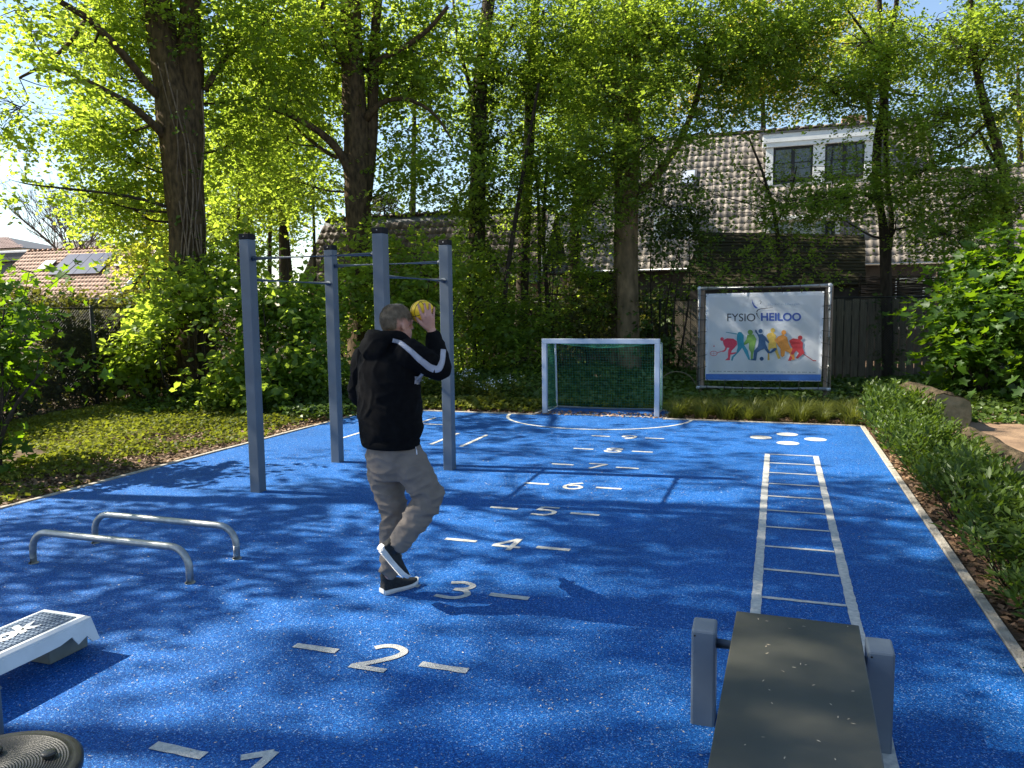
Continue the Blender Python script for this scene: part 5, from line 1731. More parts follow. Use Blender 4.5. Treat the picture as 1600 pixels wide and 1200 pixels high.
def grow(p, d, L_, r_, lev):
    e = p + d * L_
    P0.append(tuple(p)); P1.append(tuple(e)); r0.append(r_); r1.append(r_ * .72)
    if lev == 0:
        return
    for k in range(3 if lev > 3 else random.choice((2, 3))):
        nd = (d + Vector((random.gauss(0, .34), random.gauss(0, .34), random.gauss(.18, .2)))).normalized()
        grow(e, nd, L_ * random.uniform(.62, .88), r_ * .62, lev - 1)
    if lev > 2:
        nd = (d + Vector((random.gauss(0, .7), random.gauss(0, .7), .1))).normalized()
        grow(p.lerp(e, .6), nd, L_ * .6, r_ * .45, lev - 2)


b0 = on_y(122, 480, 50); b0.z = 0
random.seed(3)
tk = [Vector((b0.x, 50, 0)), Vector((b0.x + .2, 50, 3.6))]
tube('trunk', tk, [.36, .30], M['barkd'], bt_, 10)
for dx in (-.35, .05, .4):
    grow(tk[1] - Vector((0, 0, .1)), Vector((dx, random.uniform(-.2, .2), 1)).normalized(), 2.5, .15, 6)
put('branches', segs_mesh('branches', P0, P1, r0, r1, 4), M['ivystem'], bt_)
random.seed(7)

# beech behind the rear fence, added to shade the shed and fill the view
TB = [[(-5.6, 21.6, 0, .19), (-5.5, 21.6, 3, .17), (-5.3, 21.5, 6, .13), (-5.2, 21.4, 9.5, .05)]]
tree('beech_tree', 'leafy beech behind the rear fence, hiding the left part of the pale roof', TB, [[(-5.4, 21.6, 4.2, .09), (-4.2, 21.3, 5.4, .06), (-3.0, 21.0, 6.2, .03)]],
     [((-6.6, 21.2, 6.0), (1.3, 1.1, .5), 80), ((-4.6, 21.0, 6.6), (1.3, 1.1, .45), 80), ((-5.2, 21.2, 7.8), (1.6, 1.3, .6), 110), ((-7.4, 21.3, 7.4), (1.2, 1.1, .6), 70), ((-3.4, 20.8, 7.6), (1.1, 1.0, .4), 50), ((-6.2, 21, 4.6), (1.1, .9, .35), 44), ((-4.4, 20.8, 5.0), (1.0, .9, .3), 40), ((-3.6, 20.7, 5.9), (.9, .9, .25), 34)],
     M['barkd'], LM['beech'], seed=15, size=.095, n=16, L=.7, flat=.35, droop=.15, twig_frac=.4, gap=-.3, tbase=.6)

# trees out on the left whose shade dapples the court (out of view; clumps placed to cast it)
def shade_tree(label, x, y, h_, blobs, seed, size=.12, nscale=1.0):
    tr_ = [[(x, y, 0, .16), (x + .3, y - .2, h_ * .35, .13), (x - .2, y + .3, h_ * .65, .10), (x, y, h_, .04)]]
    tree('lime_tree', label, tr_, [], [(c, r_, int(n_ * nscale)) for c, r_, n_ in blobs], M['bark'], LM['lime2'], seed=seed, shape='oval', size=size, n=14, L=.75, twig_frac=.25, gap=-.35, gsc=1.6, sides=12, dens=1.3)


shade_tree('tall lime just outside the left of the picture, shading the near floor', -13.0, 1.0, 16,
           [((-13.0, 1, 13), (3.0, 3.2, 2.4), 150), ((-17.8, 1.0, 14.5), (2.6, 1.6, 1.0), 84), ((-15.0, 1.5, 13.0), (2.0, 1.2, .8), 54), ((-19.6, -.6, 14.0), (2.2, 1.3, .9), 64), ((-15.8, .2, 13.5), (1.8, 1.0, .8), 50), ((-17.5, 2.6, 15.5), (1.4, .7, .7), 30), ((-12.2, 3.5, 6.6), (1.6, 1.15, .7), 190), ((-15.5, 2.6, 13.3), (1.8, .9, .8), 44)], 80)
shade_tree('tall lime outside the left of the picture, nearer the wire fence', -12.6, 5.2, 15,
           [((-13.0, 5.2, 12.0), (2.6, 2.4, 2.0), 120), ((-11.0, 4.4, 8.0), (1.9, 1.1, .9), 135), ((-12.6, 4.9, 7.2), (1.5, 1.2, .8), 130), ((-9.3, 4.6, 8.6), (1.3, .9, .7), 75), ((-11.1, 5.8, 10.2), (1.6, 1.2, .8), 90), ((-13.2, 7.6, 9.2), (1.7, 1.1, .8), 70), ((-15.5, 6.4, 9.4), (1.5, 1.2, .8), 22), ((-8.2, 4.0, 8.4), (1.0, .8, .5), 40)], 82)
# ================================================================== SHRUBS AND GROUND COVER
def shrub(name, label, blobs, lm, base, group=None, cat='shrub', stems=7, seed=0, stem_m=None, **kw):
    t = thing(name, label, cat, (base[0], base[1], 0), 0, group)
    g = np.random.default_rng(seed + 99)
    sk = []
    for k in range(stems):
        bl = blobs[k % len(blobs)]
        c, r_ = np.array(bl[0]), np.array(bl[1])
        tip = c + g.uniform(-.6, .6, 3) * r_
        b = np.array([base[0], base[1], 0]) + np.array([g.uniform(-.35, .35), g.uniform(-.35, .35), -.02])
        b[:2] = b[:2] * .55 + tip[:2] * .45
        A = catmull([(*b, .03), (*(b * .5 + tip * .5 + g.normal(size=3) * .12), .02), (*tip, .008)], 4)
        sk.append(A)
        tube('stem', [Vector(a[:3]) for a in A], [a[3] for a in A], stem_m or M['barkd'], t, 6)
    kw.setdefault('dens', 1.7)
    kw['twig_frac'] = kw.get('twig_frac', .5) * .5
    crown(t, blobs, lm, seed=seed, skel=np.concatenate(sk), twig_m=M['barkd'], name='foliage', **kw)
    return t


# bright lime shoots round the foot of the old lime and beside the frame
shrub('lime_shoots', 'bright yellow-green bush of shoots round the foot of the old lime with ivy stems',
      [pblob(272, 525, 14.6, .8, .9, .65, 100), pblob(335, 480, 14.8, .8, .8, .7, 90), pblob(268, 445, 15, .5, .7, .4, 44), pblob(215, 560, 14.4, .4, .5, .3, 20), pblob(330, 580, 14.2, .9, .9, .5, 110), pblob(360, 530, 14.3, .7, .8, .6, 70), pblob(300, 570, 14.0, .6, .7, .4, 50), pblob(360, 410, 15.5, .6, .7, .6, 46)],
      LM['lime'], pt(310, 640, 14.8), seed=90, shape='round', size=.12, n=11, L=.5, flat=.6, twig_frac=.5, tbase=.6, gap=-.3)
shrub('lime_shoots', 'green leafy bush behind the two left posts of the pull-up frame',
      [pblob(430, 500, 14.6, .8, .8, .7, 90), pblob(460, 560, 14.4, .8, .8, .6, 90), pblob(420, 600, 13.8, .6, .7, .35, 60), pblob(500, 590, 14.4, .7, .7, .4, 60), pblob(480, 480, 15.4, .7, .8, .5, 60)],
      LM['lime2'], pt(450, 640, 14.6), seed=91, shape='round', size=.12, n=11, L=.5, flat=.6, twig_frac=.5, tbase=.55, gap=-.3)
shrub('lime_shoots', 'bright bush of lime shoots round the foot of the second lime, behind the man',
      [pblob(560, 450, 16.6, .9, .9, .8, 110), pblob(620, 470, 16.4, .8, .9, .7, 100), pblob(540, 540, 16.2, .8, .8, .6, 80), pblob(660, 420, 16.8, .7, .8, .7, 70), pblob(640, 560, 15.8, .9, .8, .5, 90), pblob(510, 440, 16.8, .7, .8, .5, 60), pblob(690, 500, 16.4, .6, .7, .8, 60), pblob(575, 380, 17.0, .5, .5, .4, 22)],
      LM['lime'], pt(590, 640, 16.4), seed=92, shape='round', size=.115, n=11, L=.5, flat=.6, twig_frac=.5, tbase=.5, gap=-.25)
shrub('understory_bush', 'dark dense understory bush left of the goal, under the ivy-clad tree',
      [pblob(720, 430, 18.0, .7, .8, .8, 70), pblob(740, 520, 17.6, .9, .8, .8, 90), pblob(800, 500, 17.8, .8, .8, .7, 80), pblob(830, 570, 17.4, .9, .8, .4, 70), pblob(690, 560, 17.4, .6, .7, .6, 50), pblob(780, 420, 18.2, .8, .8, .5, 60)],
      LM['beech'], pt(760, 640, 17.8), seed=93, size=.10, n=12, L=.5, flat=.5, twig_frac=.4, tbase=.65, gap=-.35)
shrub('understory_bush', 'twiggy dark bush behind the left half of the goal',
      [pblob(880, 520, 18.2, .9, .6, .7, 70), pblob(930, 470, 18.4, .8, .6, .6, 60), pblob(860, 440, 18.5, .7, .6, .5, 36), pblob(900, 580, 18.0, 1.0, .6, .35, 60)],
      LM['hedge'], pt(890, 620, 18.3), seed=94, size=.085, n=12, L=.45, flat=.8, twig_frac=.6, tbase=.4, gap=-.3)
shrub('holly_bush', 'tall dark glossy bush between the beech and the shed',
      [pblob(1050, 330, 18.4, .8, .7, .8, 110), pblob(1035, 420, 18.4, .8, .7, .9, 120), pblob(1040, 500, 18.3, .6, .6, .8, 70), pblob(1080, 370, 18.6, .5, .6, .5, 40), pblob(1025, 560, 18.2, .6, .5, .4, 36)],
      LM['ivy'], pt(1040, 620, 18.4), seed=95, size=.085, n=12, L=.45, flat=.9, twig_frac=.4, tbase=.6, gap=-.35)
for i, (x, y, h_, r_, lm_, lab) in enumerate((
        (-12.6, 20.6, 2.0, 1.6, 'lime2', 'bright green bush behind the rear wire fence, left of the second lime'),
        (-9.6, 20.8, 2.2, 1.6, 'lime2', 'green bush behind the rear wire fence, right of the second lime'),
        (-6.9, 21.2, 2.4, 1.5, 'ivy', 'dark evergreen bush behind the fence below the ivy-clad tree'),
        (-4.6, 21.0, 2.0, 1.4, 'hedge', 'dull brownish bush behind the fence, behind the goal'),
        (-2.8, 21.4, 2.2, 1.2, 'ivy', 'dark evergreen bush behind the fence, between goal and shed'))):
    shrub('evergreen_bush' if lm_ == 'ivy' else 'thicket_bush', lab, [((x, y, h_ * .45), (r_, .8, h_ * .42), 130), ((x - r_ * .4, y, h_ * .8), (r_ * .7, .7, h_ * .35), 70), ((x + r_ * .5, y, h_ * .75), (r_ * .7, .7, h_ * .3), 60)],
          LM[lm_], (x, y), seed=110 + i, size=.11, n=12, L=.5, flat=.7, twig_frac=.3, tbase=.5, gap=-.4, dens=1.6)
# maple bush at the right
shrub('maple_bush', 'broad green maple bush with big leaves at the right edge, above the path',
      [pblob(1565, 480, 13.6, .85, .9, .75, 100), pblob(1610, 420, 13.8, .9, .9, .8, 110), pblob(1505, 540, 13.6, .5, .7, .4, 40), pblob(1580, 545, 13.4, .85, .8, .5, 80), pblob(1535, 425, 14.2, .55, .8, .4, 40), pblob(1630, 520, 13.3, .6, .8, .7, 50), pblob(1478, 480, 13.9, .36, .6, .35, 18), pblob(1530, 600, 13.6, .6, .5, .12, 14), pblob(1720, 480, 13.4, 1.1, 1, 1.1, 80)],
      LM['maple'], pt(1570, 640, 13.9), seed=96, shape='maple', size=.17, n=8, L=.55, flat=.5, droop=.5, twig_frac=.5, tbase=.5, gap=-.3)
# maple branches hanging in at the left edge
shrub('maple_bush', 'green maple bush with big hanging leaves at the left edge of the picture',
      [pblob(-35, 560, 8.6, .42, .5, .5, 40), pblob(5, 620, 8.4, .26, .4, .26, 16), pblob(0, 500, 8.8, .32, .5, .26, 18), pblob(40, 478, 8.8, .22, .4, .10, 5), pblob(-40, 690, 8.2, .32, .4, .32, 22), pblob(-110, 560, 8.8, .7, .6, 1.0, 50), pblob(60, 565, 8.5, .16, .3, .14, 4), pblob(-50, 430, 9, .34, .5, .3, 14), pblob(45, 428, 9.2, .2, .3, .06, 3), pblob(120, 412, 9.2, .07, .15, .03, 1)],
      LM['maple'], pt(-60, 740, 8.7), seed=97, shape='maple', size=.135, n=6, L=.34, flat=.5, droop=.6, twig_frac=.6, tbase=.55, gap=-1)

# clipped-back hedge behind the left wire fence
hb = []
for i in range(17):
    y = 3.2 + i * .72
    for z, n_ in ((.4, 190), (.95, 200), (1.5, 200)):
        hb.append(((-12.6 + random.uniform(-.1, .1), y, z), (.45, .5, .42), n_))
    hb.append(((-12.7, y, 1.95), (.45, .5, .25), 60 if i % 3 else 36))
hg = thing('hedge', 'dusty brownish-green hedge standing behind the left wire fence', 'hedge', (-12.6, 9, 0))
sk = []
for i in range(60):
    y = 3.0 + i * .2
    A = catmull([(-12.6 + random.uniform(-.2, .2), y, 0, .022), (-12.6 + random.uniform(-.3, .3), y + random.uniform(-.2, .2), .9, .015), (-12.6 + random.uniform(-.3, .3), y + random.uniform(-.3, .3), 1.9, .006)], 3)
    sk.append(A)
sk = np.concatenate(sk)
put('stems', segs_mesh('stems', sk[:-1, :3][np.abs(np.diff(sk[:, 2])) < 1], sk[1:, :3][np.abs(np.diff(sk[:, 2])) < 1], .016, .012), M['ivystem'], hg)['kind'] = 'stuff'
crown(hg, hb, LM['hedge'], size=.082, n=9, L=.26, flat=1.0, droop=.1, seed=98, name='foliage', skel=sk, twig_m=M['ivystem'], twig_frac=.25, gap=-.8, gsc=3, tbase=.5, shell=.4)

# ---- low laurels along the right kerb, each a plant of its own
random.seed(11)
lx = []
i = 0
y = 3.2
while y < 13.4:
    for row in (0, 1):
        x = 1.49 + row * .24 + random.uniform(-.06, .06)
        if row == 1 and y < 4.6:
            x += .05
        lx.append((x, y + row * .27 + random.uniform(-.06, .06), random.uniform(.34, .48) * (1.15 if y > 10.5 else 1.0) * (.88 if row else 1.0)))
    y += .56
protos = []
for k in range(4):
    t = thing('laurel_shrub', 'x', 'shrub', (0, 0, 0))
    bl = [((0, 0, .28), (.30, .30, .24), 34), ((.12, .08, .42), (.2, .2, .16), 16), ((-.1, -.08, .40), (.2, .2, .15), 16), ((0, 0, .16), (.34, .34, .12), 14)]
    C, D, ids = blob_points(bl, 200 + k, -.8, 5, .5)
    C[:, 2] = np.maximum(C[:, 2], .05)
    D = nrm(D) * .45 + np.array([0, 0, .75])
    P, ld, nn, sz, tn = spray_leaves(C, D, 11, .16, .085, .55, -.1, .5, .4, 200 + k)
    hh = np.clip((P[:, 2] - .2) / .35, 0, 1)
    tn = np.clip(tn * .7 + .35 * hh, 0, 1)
    ld = nrm(ld + np.array([0, 0, .35]))
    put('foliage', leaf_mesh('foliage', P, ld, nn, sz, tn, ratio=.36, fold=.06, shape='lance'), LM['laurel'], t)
    s0 = C[::2]
    put('stems', segs_mesh('stems', s0 * np.array([.3, .3, 0]), s0, .006, .003), M['barkd'], t)['kind'] = 'stuff'
    protos.append(t)
labs = {0: 'low laurel shrub at the near end of the hedge along the right kerb', len(lx) - 2: 'low laurel shrub at the far end of the hedge, at the court corner', len(lx) - 1: 'low laurel shrub at the far end of the hedge, beside the cut log'}
used = set()
for i, (x, y, s_) in enumerate(lx):
    k = i % 4
    if k not in used:
        r_ = protos[k]
        used.add(k)
    else:
        r_ = protos[k].copy()
        link(r_)
        for ch in protos[k].children:
            c = ch.copy()
            link(c, r_)
    r_.location = (x, y, -.012)
    r_.rotation_euler = (0, 0, random.uniform(0, 6.28))
    sc = s_ / .56
    r_.scale = (random.uniform(.85, 1.05), random.uniform(.85, 1.1), sc * random.uniform(.85, 1.15))
    r_['group'] = 'low laurel shrubs in the hedge along the right kerb'
    r_['label'] = labs.get(i, 'one of the like low laurel shrubs within the hedge along the right kerb')

# ---- sedge tufts along the far kerb
random.seed(5)
tp_ = []
for k in range(3):
    t = thing('sedge_tuft', 'arching grassy sedge tuft in the row between the goal and the hedge, below the banner', 'grass tuft')
    g = np.random.default_rng(300 + k)
    n = 230
    V, Fq, T = [], [], []
    for b in range(n):
        a = g.uniform(0, 6.28)
        r0_ = g.uniform(0, .12)
        base = np.array([math.cos(a) * r0_, math.sin(a) * r0_, 0])
        lean = g.uniform(.1, .42)
        hgt = g.uniform(.2, .46)
        a2 = a + g.normal() * .5
        dr = np.array([math.cos(a2), math.sin(a2), 0])
        sd_ = np.array([-dr[1], dr[0], 0]) * g.uniform(.003, .0055)
        o_ = len(V)
        for t_ in (0, .4, .75, 1):
            p = base + dr * lean * t_ ** 1.7 + np.array([0, 0, hgt * (t_ - .38 * t_ ** 2.6)])
            wd = (1 - t_) ** .6 + .05
            V += [p + sd_ * wd, p - sd_ * wd]
        for q in range(3):
            Fq.append((o_ + 2 * q, o_ + 2 * q + 1, o_ + 2 * q + 3, o_ + 2 * q + 2))
        T += [g.uniform(0, 1)] * 8
    put('blades', np_mesh('blades', V, Fq, T), LM['grass'], t)
    tp_.append(t)
used = set()
n_t = 0
for row in range(4):
    x = -1.52 + .1 * (row % 2)
    while x < 1.55:
        k = n_t % 3
        if k in used:
            r_ = tp_[k].copy(); link(r_)
            for ch in tp_[k].children:
                link(ch.copy(), r_)
        else:
            r_ = tp_[k]; used.add(k)
        r_.location = (x, 12.47 + row * .42 + random.uniform(-.08, .08), -.01)
        r_.rotation_euler = (0, 0, random.uniform(0, 6.28))
        s_ = random.uniform(.8, 1.15)
        r_.scale = (s_, s_, s_)
        r_['group'] = 'sedge tufts behind the far kerb'
        x += random.uniform(.30, .42)
        n_t += 1

# ---- garlic-mustard like weeds with white flower heads behind the far-left kerb
random.seed(6)
wx = [(-4.55 - .21 * i + random.uniform(-.06, .06), 12.75 + random.uniform(0, .9)) for i in range(11)]
for i, (x, y) in enumerate(wx):
    h_ = random.uniform(.45, .95) if i > 3 else random.uniform(.35, .6)
    t = thing('wild_herb', 'upright wild herb with small white flower heads, behind the far kerb left of the goal', 'herb', (x, y, 0), 0, 'wild herbs left of the goal')
    tips, C, D = [], [], []
    for k in range(6):
        a = random.uniform(0, 6.28)
        e = np.array([x + math.cos(a) * .13, y + math.sin(a) * .13, h_ * random.uniform(.75, 1)])
        tips.append(e)
        for q in range(7):
            t_ = random.uniform(.1, .95)
            C.append(np.array([x, y, 0]) * (1 - t_) + e * t_)
            D.append((random.gauss(0, 1), random.gauss(0, 1), .3))
    put('stems', segs_mesh('stems', [(x, y, 0)] * 6, tips, .005, .003), LM['cover'], t)
    P, ld, nn, sz, tn = spray_leaves(np.array(C), np.array(D), 4, .12, .065, .6, .1, seed=400 + i)
    put('leaves', leaf_mesh('leaves', P, ld, nn, sz, tn, ratio=.8), LM['cover'], t)
    tp = np.repeat(np.array(tips), 7, 0) + rng.normal(size=(42, 3)) * .022
    put('flowers', leaf_mesh('flowers', tp, rng.normal(size=(42, 3)), rng.normal(size=(42, 3)) + np.array([0, 0, 2.0]), np.full(42, .022), np.full(42, .9), ratio=1), M['white'], t)

# ---- ground cover sheets of small leaves
def cover(name, area_fn, n, lm, size, h_fn, tbase=.5, seed=0, flat=.7, up=.0, ratio=.85, shape='oval'):
    g = np.random.default_rng(seed)
    xy = area_fn(g, n)
    z = h_fn(xy, g)
    P = np.column_stack([xy, z])
    a = g.uniform(0, 6.28, len(P))
    D = np.column_stack([np.cos(a), np.sin(a), g.normal(size=len(P)) * .3 + up])
    N = nrm(np.array([0, 0, 1.0]) + g.normal(size=(len(P), 3)) * flat)
    tn = np.clip(tbase + .3 * field(P, 1.2, seed) + g.normal(size=len(P)) * .22, 0, 1)
    o = put(name, leaf_mesh(name, P, D, N, size * g.uniform(.6, 1.3, len(P)), tn, ratio=ratio, shape=shape), lm)
    return tag(o, kind='stuff')


def box_area(x0, x1, y0, y1, keep=None, sc=1.0, thr=-9, seed=1):
    def f(g, n):
        p = np.column_stack([g.uniform(x0, x1, n), g.uniform(y0, y1, n)])
        k = np.ones(n, bool)
        if thr > -9:
            k &= field(np.column_stack([p, np.zeros(n)]), sc, seed) > thr
        if keep is not None:
            k &= keep(p)
        return p[k]
    return f


hfl = lambda lo, hi, sc, sd_: (lambda xy, g: np.clip((field(np.column_stack([xy, np.zeros(len(xy))]), sc, sd_) + 1) / 2, 0, 1) * (hi - lo) + lo - g.uniform(0, 1, len(xy)) ** 2 * (lo * .6 + (hi - lo) * .5))
bare = lambda p: (p[:, 0] < -7.85 - .5 * np.sin(p[:, 1] * 1.7) + np.random.default_rng(3).normal(size=len(p)) * .35)
cover('ground_cover', box_area(-11.8, -6.9, 3.4, 13.0, bare, 1.6, -1.35, 21), 42000, LM['cover'], .06, hfl(.03, .13, 1.5, 22), .55, 23)
cover('ground_cover', box_area(-8.6, -6.85, 3.0, 12.6, None, 2.2, .28, 24), 9000, LM['cover'], .06, hfl(.015, .07, 2, 25), .6, 26)
cover('ivy_carpet', box_area(-10.9, -6.6, 9.8, 18.6, lambda p: p[:, 1] > 10.8 + .5 * np.sin(p[:, 0] * 2) + (p[:, 0] < -9) * 0, 1, -9, 27), 15000, LM['ivy'], .09, hfl(.08, .34, .9, 28), .6, 29)
cover('ivy_carpet', box_area(-6.7, 5.2, 13.0, 19.2, lambda p: ~((p[:, 0] > -3.8) & (p[:, 0] < -1.65) & (p[:, 1] < 13.35)), 1, -9, 30), 30000, LM['ivy'], .10, lambda xy, g: hfl(.10, .40, .8, 31)(xy, g) * np.clip((xy[:, 1] - 12.7) / 1.6, .25, 1), .75, 32)  # leaf tint raised to put in the sun patch behind the goal
cover('yellowish_ground_cover', box_area(-6.6, -1.6, 12.4, 14.6, lambda p: ~((p[:, 0] > -3.85) & (p[:, 0] < -1.62) & (p[:, 1] < 13.35)), 1, -9, 33), 9000, LM['cover'], .075, lambda xy, g: hfl(.05, .28, 1.4, 34)(xy, g) * np.clip((xy[:, 1] - 12.25) / .6, .15, 1), .8, 35)
cover('ivy_carpet', box_area(1.9, 9.0, 14.6, 19.2, lambda p: p[:, 1] > 14.7 + .25 * np.sin(p[:, 0] * 3), 1, -9, 36), 16000, LM['ivy'], .10, hfl(.06, .3, .9, 37), .7, 38)
# dry leaves and twigs on the bare soil strips
cover('leaf_litter', box_area(-8.7, -6.8, 3.2, 12.6), 8000, M['dryleaf'], .05, lambda xy, g: g.uniform(.0, .012, len(xy)), .55, 39, .35)
cover('leaf_litter', box_area(1.24, 1.55, 2.2, 13.2), 2600, M['dryleaf'], .05, lambda xy, g: g.uniform(.0, .012, len(xy)), .5, 41, .35)
cover('leaf_litter', box_area(2.3, 8.5, 13.9, 15.2), 1500, M['dryleaf'], .06, lambda xy, g: g.uniform(.0, .012, len(xy)), .5, 42, .35)
cover('leaf_litter', box_area(-6.6, 1.1, 12.27, 12.75), 1500, M['dryleaf'], .05, lambda xy, g: g.uniform(.0, .012, len(xy)), .5, 43, .35)
# pale bud scales strewn over the blue floor
g = np.random.default_rng(50)
n = 9000
xy = np.column_stack([g.uniform(-6.6, 1.1, n), 1.2 + 11 * g.uniform(0, 1, n) ** 1.3])
kp = field(np.column_stack([xy, np.zeros(n)]), 1.1, 51) + g.normal(size=n) * .5 > -.15
xy = xy[kp]
n = len(xy)
a = g.uniform(0, 6.28, n)
o = put('fallen_bud_scales', leaf_mesh('fallen_bud_scales', np.column_stack([xy, np.full(n, .0065)]), np.column_stack([np.cos(a), np.sin(a), np.zeros(n)]), nrm(np.array([0, 0, 1.0]) + g.normal(size=(n, 3)) * .2), g.uniform(.007, .02, n), g.uniform(0, 1, n), ratio=.35, fold=.05), M['petal'])
tag(o, kind='stuff')

# bent twig beside the banner
tw = thing('bent_twig', 'thin bent twig arching over the ivy between goal and banner', 'twig', (-1.6, 14.6, 0))
tube('shoot', [Vector(p) for p in catmull([tuple(pt(1033, 592, 14.6)), tuple(pt(1045, 583, 14.6)), tuple(pt(1062, 581, 14.6)), tuple(pt(1078, 588, 14.6)), tuple(pt(1088, 602, 14.6))], 6)], .008, M['ivystem'], tw, 6)

# ================================================================== PERSON
D0 = 4.71
U_ = lambda px, py, dd=0.0: pt(px, py, D0 + dd)
PSI = R(42)                                    # he faces this far right of the view direction
FV = (E_R * math.sin(PSI) + E_F * math.cos(PSI)).normalized()
RV = (E_R * math.cos(PSI) - E_F * math.sin(PSI)).normalized()
UP = Vector((0, 0, 1))
man = thing('person', 'man in black hoodie and taupe trousers standing on one leg, raising a ball', 'person', (on_z(612, 924).x, on_z(612, 924).y, 0))


def loft(bm, rings, n=20):
    """rings = [(centre, axis a vector, axis b vector)] -> closed skin"""
    rr = []
    for c, a, b in rings:
        rr.append([bm.verts.new(c + a * math.cos(2 * math.pi * k / n) + b * math.sin(2 * math.pi * k / n)) for k in range(n)])
    for A2, B2 in zip(rr, rr[1:]):
        for k in range(n):
            bm.faces.new((A2[k], A2[(k + 1) % n], B2[(k + 1) % n], B2[k]))
    bm.faces.new(rr[0][::-1]); bm.faces.new(rr[-1])


def ell(bm, c, ax):
    """ellipsoid with three axis vectors"""
    r_ = bmesh.ops.create_uvsphere(bm, u_segments=20, v_segments=14, radius=1.0)
    m_ = Matrix((ax[0], ax[1], ax[2])).transposed().to_4x4()
    bmesh.ops.transform(bm, matrix=Matrix.Translation(c) @ m_, verts=r_['verts'])


def limb(bm, pts, n=16):
    A = catmull([(*p, r_) for p, r_ in pts], 6)
    bm_tube(bm, [Vector(a[:3]) for a in A], [a[3] for a in A], n)
    for a in (A[0], A[-1]):
        s_ = bmesh.ops.create_uvsphere(bm, u_segments=12, v_segments=8, radius=a[3])
        bmesh.ops.translate(bm, vec=Vector(a[:3]), verts=s_['verts'])


def remesh(bm, vox, smooth=4, fac=0.5):
    bmesh.ops.recalc_face_normals(bm, faces=bm.faces)
    me = bpy.data.meshes.new('tmp')
    bm.to_mesh(me); bm.free()
    ob = bpy.data.objects.new('tmp_remesh', me)
    COL.objects.link(ob)
    m_ = ob.modifiers.new('r', 'REMESH')
    m_.mode = 'VOXEL'
    m_.voxel_size = vox
    if smooth:
        s_ = ob.modifiers.new('s', 'SMOOTH')
        s_.iterations = smooth
        s_.factor = fac
    dg = bpy.context.evaluated_depsgraph_get()
    out = bpy.data.meshes.new_from_object(ob.evaluated_get(dg))
    bpy.data.objects.remove(ob)
    return out


def wrinkle(me, fn):
    me.update()
    nr = [v.normal.copy() for v in me.vertices]
    for v, n_ in zip(me.vertices, nr):
        v.co += n_ * fn(v.co)
    me.update()


neck = U_(611, 527, 0.0)
shR = U_(641, 551, -.12)
shL = U_(573, 558, .13)
elR = U_(686, 575, -.06)
wrR = U_(678, 524, .04)
elL = U_(560, 612, .20)
wrL = U_(585, 650, .42)
hipc = U_(613, 706, 0.0)
hipR = U_(634, 712, -.06)
hipL = U_(596, 712, .08)
kneR = U_(672, 778, -.08)
ankR = U_(624, 850, -.16)
kneL = U_(615, 800, .06)
ankL = U_(608, 897, .03)

# -- body: one continuous skin from head to feet
bm = bmesh.new()
torso = [(U_(613, 712), .155, .12), (U_(612, 680), .165, .125), (U_(611, 640), .165, .12), (U_(609, 600), .175, .12), (U_(608, 565), .18, .11), (U_(609, 545), .13, .085), (U_(611, 532), .065, .06)]
loft(bm, [(c, RV * a, FV * b) for c, a, b in torso])
hc = U_(621, 507, .01)
HPSI = R(46)
HF = (E_R * math.sin(HPSI) + E_F * math.cos(HPSI)).normalized()
HR = (E_R * math.cos(HPSI) - E_F * math.sin(HPSI)).normalized()
limb(bm, [(neck - UP * .05, .062), (hc - UP * .05 - HF * .02, .058)])
ell(bm, hc + UP * .022 - HF * .012, (HR * .071, HF * .092, UP * .090))          # skull
ell(bm, hc - UP * .055 + HF * .030, (HR * .058, HF * .066, UP * .062))          # jaw and face
ell(bm, hc - UP * .098 + HF * .068, (HR * .022, HF * .020, UP * .018))          # chin
limb(bm, [(hc + HF * .088 + UP * .012, .009), (hc + HF * .106 - UP * .022, .0135)])   # nose
for s_ in (-1, 1):
    e = hc + HR * (.075 * s_) - UP * .012 - HF * .008
    ell(bm, e, (HR * .008 * s_ + HF * -.006, HF * .017, UP * .032))              # ears
    ell(bm, hc + HF * .078 + HR * (.033 * s_) + UP * .022, (HR * .024, HF * .012, UP * .008))  # brow
    ell(bm, hc + HF * .082 + HR * (.030 * s_) + UP * .006, (HR * .012, HF * .009, UP * .009))  # eyeball bulge
ell(bm, hc + HF * .086 - UP * .058, (HR * .024, HF * .010, UP * .008))           # lips
limb(bm, [(shR, .055), (shR.lerp(elR, .5), .050), (elR, .042), (elR.lerp(wrR, .4), .042), (wrR, .027)])
limb(bm, [(shL, .055), (shL.lerp(elL, .5), .050), (elL, .042), (elL.lerp(wrL, .4), .040), (wrL, .027)])
limb(bm, [(hipR, .085), (hipR.lerp(kneR, .5), .078), (kneR, .056), (kneR.lerp(ankR, .35), .056), (ankR, .036)])
limb(bm, [(hipL, .085), (hipL.lerp(kneL, .5), .078), (kneL, .056), (kneL.lerp(ankL, .35), .056), (ankL, .036)])
# right hand spread behind the ball
ballc = U_(660, 487.5, .085)
BR_ = .0745


def hand(bm, wr, palm, tips, thumb, ball=None):
    limb(bm, [(wr, .027), (wr.lerp(palm, .35), .028)])
    base = [palm + d for d, _ in tips]
    loft_c = sum(base, Vector()) / len(base)
    for b in base:
        limb(bm, [(wr.lerp(palm, .3), .019), (b, .0125)], 10)
    for (d, t_), b in zip(tips, base):
        mid = b.lerp(t_, .45)
        if ball is not None:
            for q in (0,):
                v = mid - ball
                mid = ball + v.normalized() * max(v.length, BR_ + .011)
            v = t_ - ball
            t_ = ball + v.normalized() * (BR_ + .006)
        limb(bm, [(b, .0115), (mid, .0100), (t_, .0078)], 10)
    limb(bm, [(wr.lerp(palm, .25), .017), (thumb[0], .0135), (thumb[1], .009)], 10)


